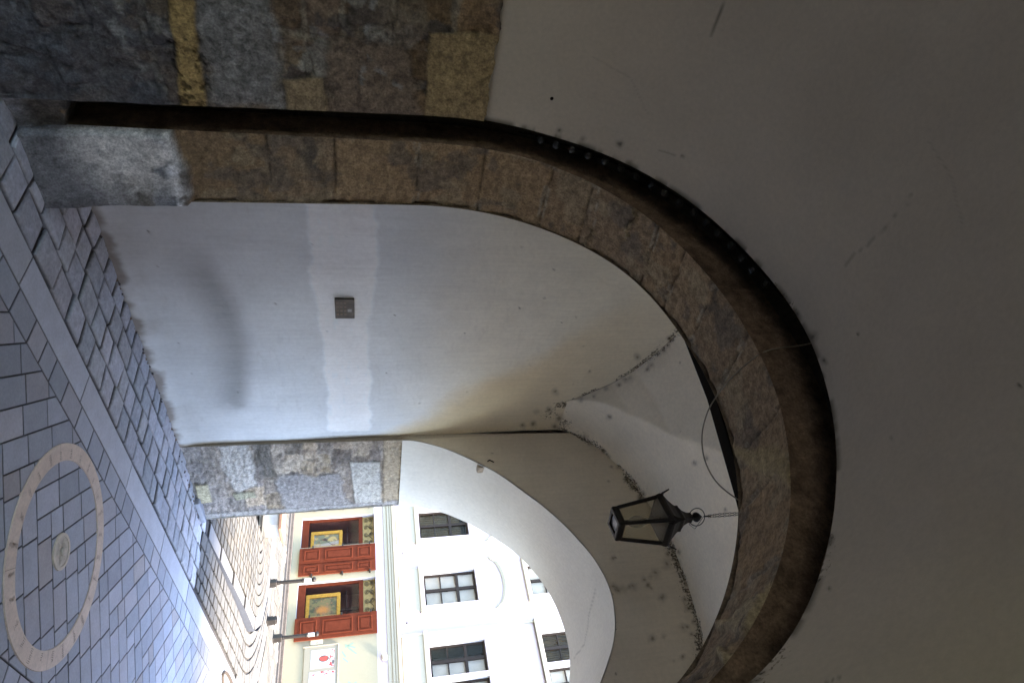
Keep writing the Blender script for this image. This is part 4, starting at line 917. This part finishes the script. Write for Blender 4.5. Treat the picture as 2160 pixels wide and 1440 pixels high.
for a, b in upw[:3]:      # curved hood mouldings
    mb = MB(); m_ = (a+b)/2; wv = .60; P_ = []
    for k in range(21):
        q = -1+2*k/20; z = 2.80+.20*(1-abs(q)**2.2) - (0.05 if abs(q) > .82 else 0); P_.append((m_+q*wv, z))
    for (s0, z0), (s1, z1) in zip(P_[:-1], P_[1:]):
        vs = [FT3(s0, z0, 0), FT3(s1, z1, 0), FT3(s1, z1+.06, 0), FT3(s0, z0+.06, 0), FT3(s0, z0, .03), FT3(s1, z1, .03), FT3(s1, z1+.06, .055), FT3(s0, z0+.06, .055)]
        mb.add(vs, [(4, 5, 6, 7), (0, 4, 7, 3), (1, 2, 6, 5), (0, 1, 5, 4), (3, 7, 6, 2)], cw)
    mb.build('hood_moulding', M_WALLW, t_h)
M_CURT = mat_plain('curtain', (.085, .062, .030), .9, var=.3, scale=6)
M_CURT2 = mat_plain('dim_room', (.05, .042, .034), .9, var=.3, scale=4)
M_SKYREF = mat_plain('white_sky_reflection', (.75, .73, .70), .8, var=.06, scale=5)
def window(a, b, z0, z1, mull, dark, half=False):
    d = -.12; mb = MB(); fw = .042
    for s0, s1, c, e in ((a, a+fw, z0, z1), (b-fw, b, z0, z1), (a+fw, b-fw, z0, z0+fw), (a+fw, b-fw, z1-fw, z1)): fb(mb, s0, s1, c, e, d-.03, d+.01, .003)
    mm = a+(b-a)*.5; zt = z0+(z1-z0)*.64
    fb(mb, mm-.03, mm+.03, z0+fw, z1-fw, d-.03, d+.018, .003); fb(mb, a+fw, mm-.03, zt-.03, zt+.03, d-.03, d+.018, .003); fb(mb, mm+.03, b-fw, zt-.03, zt+.03, d-.03, d+.018, .003)
    zm = z0+(zt-z0)*.5; fb(mb, a+fw, mm-.03, zm-.012, zm+.012, d-.025, d+.008, .002); fb(mb, mm+.03, b-fw, zm-.012, zm+.012, d-.025, d+.008, .002)
    fr = mb.build('window_frame', M_BROWNF, t_h)
    mb = MB(); fb(mb, a+.01, b-.01, z0+.01, z1-.01, d-.016, d-.010); mb.build('pane', M_GLASSW, fr)
    mb = MB(); fb(mb, a, b, z0, z1, -.75, -.70); fb(mb, a-.01, a, z0, z1, -.7, -.161); fb(mb, b, b+.01, z0, z1, -.7, -.161); fb(mb, a, b, z1, z1+.01, -.7, -.161); fb(mb, a, b, z0-.01, z0, -.7, -.161)
    mb.build('room', M_CURT2, fr)
    if dark:
        mb = MB(); vs = []; n_ = 40
        for i in range(n_+1):
            s = a+.02+(b-a-.04)*i/n_; dd = d-.08+.012*math.sin(i*1.9); vs += [FT3(s, z0+.02, dd), FT3(s, z0+(z1-z0)*.86, dd)]
        mb.add(vs, [(2*i, 2*i+2, 2*i+3, 2*i+1) for i in range(n_)]); mb.build('curtain', M_CURT, fr, True)
    else:
        mb = MB(); fb(mb, (a if not half else mm)+.01, b-.01, z0+.01, z1-.01, d-.055, d-.045, .002); mb.build('sky_reflection', M_SKYREF, fr)  # white sheet behind the panes, painted in for the sky's reflection
for i, (a, b) in enumerate(upw):
    window(a, b, 1.28, 2.42, True, i in (0, 1), i == 3); window(a, b, 3.62, 4.75, True, i % 2 == 1)

def shutter(a, b, part, dark=0):
    mb = MB(); z0, z1 = -1.34, .27; fb(mb, a, b, z0, z1, .03, .062, .004)
    o = mb.build('shutter', M_RED, t_h)
    mb = MB(); w_ = b-a
    for c, d in ((z0+.10, z0+.42), (z0+.53, z0+1.12), (z0+1.22, z1-.10)):
        fr_ = .022; e = a+w_*.16; f = b-w_*.16
        for s0, s1, p, q in ((e, e+fr_, c, d), (f-fr_, f, c, d), (e+fr_, f-fr_, c, c+fr_), (e+fr_, f-fr_, d-fr_, d)): fb(mb, s0, s1, p, q, .055, .074, .006)
        if f-e > .12: fb(mb, e+.055, f-.055, c+.06, d-.06, .055, .070, .005)
    mb.build('raised_panel', M_RED, o)
    hs = a-.02 if part == 'l' else b+.0
    for z in (-1.08, -.45, .13):
        mb = MB(); fb(mb, hs-.02, hs+.035, z, z+.03, .0, .085, .004); mb.build('hinge', M_IRON, o)
shutter(-4.28, -3.66, 'r'); shutter(-2.66, -2.29, 'l'); shutter(-2.275, -2.02, 'r'); shutter(-1.10, -.65, 'l'); shutter(-5.5, -5.1, 'r'); shutter(.9, 1.32, 'r'); shutter(2.13, 2.55, 'l')
M_TRANS = mat_plain('golden_transom', (.24, .165, .045), .6, var=.25)
for (a, b) in shop:
    mb = MB(); d = -.10
    fb(mb, a, b, -1.33, -1.18, d-.04, d+.02, .006); fb(mb, a, a+.05, -1.18, .0, d-.04, d+.01, .004); fb(mb, b-.03, b, -1.18, .0, d-.04, d+.01, .004); fb(mb, a+.05, b-.03, -.09, .0, d-.04, d+.012, .006)
    fr = mb.build('shop_frame', M_RED, t_h)
    mb = MB(); fb(mb, a+.04, b-.02, -1.18, -.08, d-.02, d-.014); mb.build('shop_glass', mat_glass('shop_glass', (.97, .96, .95), .02, .08, (.04, .02, .02)), fr)
    mb = MB(); fb(mb, a, b, -1.33, .26, -.75, -.70); fb(mb, a-.01, a, -1.33, .26, -.7, -.161); fb(mb, b, b+.01, -1.33, .26, -.7, -.161); fb(mb, a, b, .26, .27, -.7, -.161); fb(mb, a, b, -1.34, -1.33, -.7, -.161)
    fb(mb, a+.05, b-.05, -1.33, -1.2, -.6, -.15)
    mb.build('shop_interior', mat_plain('red_brown_interior', (.14, .05, .035), .8), fr)
    mb = MB(); fb(mb, a+.38, a+.44, -.7, -.1, -.55, -.5); fb(mb, a+.05, b-.05, -.36, -.34, -.55, -.4); fb(mb, a+.05, b-.05, -.55, -.53, -.55, -.4); mb.build('shelf', M_DARK, fr)
    mb = MB(); fb(mb, a, b, .0, .26, d-.045, d-.02); tr = mb.build('transom_panel', M_TRANS, fr)
    mb = MB()
    for kx in range(4):
        for ky, sg in ((.075, 1), (.185, -1)):
            cs, cz_ = a+.09+kx*(b-a-.18)/3, ky; P_ = []
            for i in range(22):
                th = i/21*3.6*math.pi; rr = .056*(1-i/25); P_.append(FT3(cs+rr*math.cos(th*sg*(1 if kx % 2 else -1)+1.5), cz_+rr*.95*math.sin(th*sg*(1 if kx % 2 else -1)+1.5), d-.010))
            mb.tube(P_, .0048, 5)
    mb.tube([FT3(a+.02+i*(b-a-.04)/24, .03+.10*(1 if i % 8 < 4 else 0.9)*abs(math.sin(i*math.pi/8))+.09, d-.012) for i in range(25)], .0045, 5)
    mb.build('scrollwork', M_IRON, tr)
# gilt framed pictures in the shop windows
def picture(a, b, z0, z1, kind, label):
    d = -.19; t = empty('framed_picture', FT3((a+b)/2, z0, d), label, 'picture', 'gilt framed pictures in the shop windows')
    fw = .075; mb = MB()
    fb(mb, a, a+fw, z0, z1, d, d+.035, .01); fb(mb, b-fw, b, z0, z1, d, d+.035, .01); fb(mb, a+fw, b-fw, z0, z0+fw, d, d+.035, .01); fb(mb, a+fw, b-fw, z1-fw, z1, d, d+.035, .01)
    mb.build('frame', M_GOLD, t)
    n_, m2 = 60, 80; s = np.linspace(a+fw, b-fw, n_)[:, None]*np.ones((1, m2)); z = np.linspace(z0+fw, z1-fw, m2)[None, :]*np.ones((n_, 1))
    q, r_ = (s-a)/(b-a), (z-z0)/(z1-z0); f = fbm(q*8, r_*8, 0, 400+kind, 4); g = fbm(q*20, r_*20, 0, 410+kind, 3)
    if kind == 0:
        c = mix(np.broadcast_to(np.array((.20, .22, .13)), s.shape+(3,)).copy(), (.55, .42, .16), smooth(.45, .6, f)); c = mix(c, (.42, .40, .34), smooth(.15, .05, np.abs(q-.75+.3*(r_-.5))))
        c = mix(c, (.05, .045, .04), smooth(.10, .06, np.hypot((q-.45)*1.1, r_-.45)+(g-.5)*.1)); c = mix(c, (.04, .035, .03), smooth(.02, .01, np.abs(q-.70+.25*np.sin(r_*5)))*(r_ > .3))
        c = mix(c, (.18, .30, .36), smooth(.2, .05, r_)*.7); c = mix(c, (.25, .06, .03), smooth(.62, .7, g)*.5)
    else:
        c = mix(np.broadcast_to(np.array((.10, .11, .055)), s.shape+(3,)).copy(), (.22, .20, .08), smooth(.4, .6, f)); c = mix(c, (.60, .26, .06), smooth(.22, .05, np.hypot(q-.6, (r_-.5)*.8)+(g-.5)*.15))
        c = mix(c, (.45, .20, .10), smooth(.62, .70, g)*smooth(.4, .2, np.abs(r_-.5))*.6); c = mix(c, (.55, .42, .16), smooth(.78, .84, q)*smooth(.7, .4, np.abs(r_-.4))*.9)
    PX = np.zeros(s.shape+(3,)); 
    for i in range(n_):
        for j in range(m2): PX[i, j] = FT3(s[i, j], z[i, j], d+.012)
    grid('canvas', PX, c, M_PAINT, t)
picture(-3.19, -2.74, -1.14, -.45, 0, 'gilt framed yellow and green picture in the shop window partly behind the pillar')
picture(-1.69, -1.12, -1.17, -.47, 1, 'gilt framed dark picture with orange glow in the shop window beside the lone shutter')
# posters on a board
def sheet(name, a, b, z0, z1, d, paint, parent, mat=M_PAINT, n_=60):
    s = np.linspace(a, b, n_)[:, None]*np.ones((1, n_)); z = np.linspace(z0, z1, n_)[None, :]*np.ones((n_, 1)); q, r_ = (s-a)/(b-a), (z-z0)/(z1-z0)
    PX = np.zeros(s.shape+(3,))
    for i in range(n_):
        for j in range(n_): PX[i, j] = FT3(s[i, j], z[i, j], d)
    return grid(name, PX, paint(q, r_)*.62, mat, parent)
t = empty('notice_board', FT3(0, -1.1, 0), 'weathered beige notice board beside the lone red shutter', 'notice board')
mb = MB(); fb(mb, -.52, .42, -1.13, -.50, 0, .02, .004, (.27, .25, .19)); mb.build('board', M_WALLW, t)
mb = MB(); fb(mb, -.54, -.52, -1.15, -.48, 0, .03, .003); fb(mb, .42, .44, -1.15, -.48, 0, .03, .003); fb(mb, -.52, .42, -.50, -.48, 0, .03, .003); mb.build('board_frame', mat_plain('weathered_wood', (.35, .30, .22), .8), t)
def post1(q, r_):
    f = fbm(q*7, r_*7, 0, 431, 4); g = fbm(q*18, r_*12, 0, 433, 3)
    c = np.broadcast_to(np.array((.78, .77, .78)), q.shape+(3,)).copy()
    c = mix(c, (.08, .09, .08), smooth(.19, .16, np.hypot(q-.5, (r_-.55)*.8))); c = mix(c, (.62, .10, .08), smooth(.15, .12, np.hypot(q-.5, (r_-.55)*.8)+(g-.5)*.12))
    c = mix(c, (.55, .08, .07), smooth(.58, .63, g)*smooth(.72, .78, r_)); c = mix(c, (.12, .12, .12), smooth(.55, .62, f)*smooth(.88, .92, r_)*1.)
    c = mix(c, (.12, .13, .14), smooth(.03, .01, np.abs(q-.86))*smooth(.35, .3, np.abs(r_-.35))*smooth(.4, .5, g)); return c
def post2(q, r_):
    g = fbm(q*18, r_*12, 0, 443, 3); c = np.broadcast_to(np.array((.8, .78, .82)), q.shape+(3,)).copy()
    c = mix(c, (.6, .10, .09), smooth(.5, .58, g)*smooth(.55, .6, q)*smooth(.75, .7, np.abs(r_-.6)*2)); c = mix(c, (.10, .09, .12), smooth(.52, .58, fbm(q*14, r_*20, 0, 445, 3))*smooth(.72, .8, q)*smooth(.8, .6, r_))
    c = mix(c, (.55, .1, .1), smooth(.56, .6, g)*smooth(.14, .08, np.abs(q-.08))); return c
p = sheet('poster', -.45, -.10, -1.00, -.56, .0225, post1, None); tag(p, 'white poster with a dark and red round picture on the notice board', 'poster', 'posters on the notice board')
p = sheet('poster', -.04, .36, -1.02, -.54, .0225, post2, None); tag(p, 'white poster with red and black print along its lower right side', 'poster', 'posters on the notice board')
t = empty('wall_sign', FT3(-.6, -.9, 0), 'tiny cream sign with a red mark right of the lone red shutter', 'sign')
mb = MB(); fb(mb, -.655, -.565, -1.02, -.79, 0, .015, .002, (.75, .70, .50)); mb.build('sign_plate', M_PAINT, t)
mb = MB(); fb(mb, -.60, -.588, -.93, -.87, .0155, .0175); mb.build('red_mark', M_RED, t)
mb = MB()
for (s0, z0, s1, z1) in ((-.50, -.36, -.42, -.16), (-.45, -.36, -.52, -.20), (-.44, -.30, -.30, -.14), (-.38, -.42, -.26, -.34), (-.25, -.40, -.16, -.30), (.20, -.30, .32, -.12), (.32, -.30, .22, -.14)):
    d0 = Vector((s1-s0, z1-z0)).normalized()*.012; n0 = Vector((-d0.y, d0.x))
    vs = [FT3(s0-n0.x, z0-n0.y, .0015), FT3(s1-n0.x, z1-n0.y, .0015), FT3(s1+n0.x, z1+n0.y, .0015), FT3(s0+n0.x, z0+n0.y, .0015)]
    mb.add(vs, [(0, 1, 2, 3)], (.22, .33, .25))
mb.build('graffiti', M_PAINT, t_h)
# flag holders and lamp on the facade
for i, s in enumerate((-2.32, -.76)):
    t = empty('flag_holder', FT3(s, .84, 0), ('small iron flag holder on the white wall left of the middle window', 'small iron flag holder on the white wall right of the middle window')[i], 'flag holder', 'flag holders above the cornice')
    mb = MB(); mb.tube([FT3(s, .84, 0), FT3(s, .86, .08)], .012, 8); mb.build('arm', M_WALLW, t)
    mb = MB(); mb.tube([FT3(s, .85, .08), FT3(s, .875, .10)], [.02, .012], 8); mb.build('cup', M_IRON, t)
t = empty('wall_lamp', FT3(-.22, .38, 0), 'small round beige lamp housing under the cornice above the posters', 'wall lamp')
mb = MB(); mb.tube([FT3(-.22, .38, .0), FT3(-.22, .38, .07)], .045, 16, col=(.5, .48, .4)); mb.build('housing', M_WALLW, t)
mb = MB(); fb(mb, -.19, -.1, .35, .45, .0, .08, .01, (.5, .47, .38)); mb.build('wall_bracket', M_WALLW, t)

# ------------------------------------------------------------------ street furniture
def bollard(x, y, h, label, group='iron posts along the street'):
    t = empty('bollard', (x, y, 0), label, 'bollard', group)
    mb = MB(); mb.lathe([(.085, 0), (.085, .012), (.072, .02), (.070, .14), (.06, .15), (.04, .16)], x, y, 4, 0, .3); mb.build('base', M_IRON, t)
    if h > .3:
        mb = MB(); mb.lathe([(.030, .155), (.036, .17), (.032, .19), (.030, h*.7), (.038, h*.71), (.038, h*.74), (.030, h*.75), (.030, h-.06), (.046, h-.05), (.046, h-.03), (.034, h-.01), (.01, h)], x, y, 14); mb.build('shaft', M_IRON, t, False)
        mb = MB(); mb.lathe([(.033, h*.76), (.033, h*.90)], x, y, 14); mb.build('white_band_highlight', mat_plain('white_band', (.7, .7, .7), .5), t)  # white band; on the nearest tall post it paints a highlight
    else:
        mb = MB(); mb.lathe([(.05, .155), (.03, .16), (.01, .163)], x, y, 12); mb.build('cap', M_IRON, t)
bollard(-4.93, 11.42, .80, 'tall black post in the street nearest the pillar of the far arch')
bollard(-4.42, 11.75, .20, 'short black stump between the two tall street posts')
bollard(-4.45, 12.7, .80, 'tall black post in front of the lone red shutter')
t = empty('street_bench', (-5.4, 10.1, 0), 'low pale stone bench with brown seat just showing behind the far pillar', 'bench')
mb = MB(); mb.box(-5.9, -5.2, 9.85, 10.25, 0, .30, bev=.01, col=(.6, .6, .6)); mb.build('bench_block', M_WALLW, t)
mb = MB(); mb.box(-5.95, -5.10, 9.80, 10.30, .305, .36, bev=.01); mb.build('seat', mat_plain('bench_timber', (.25, .14, .09), .7), t)
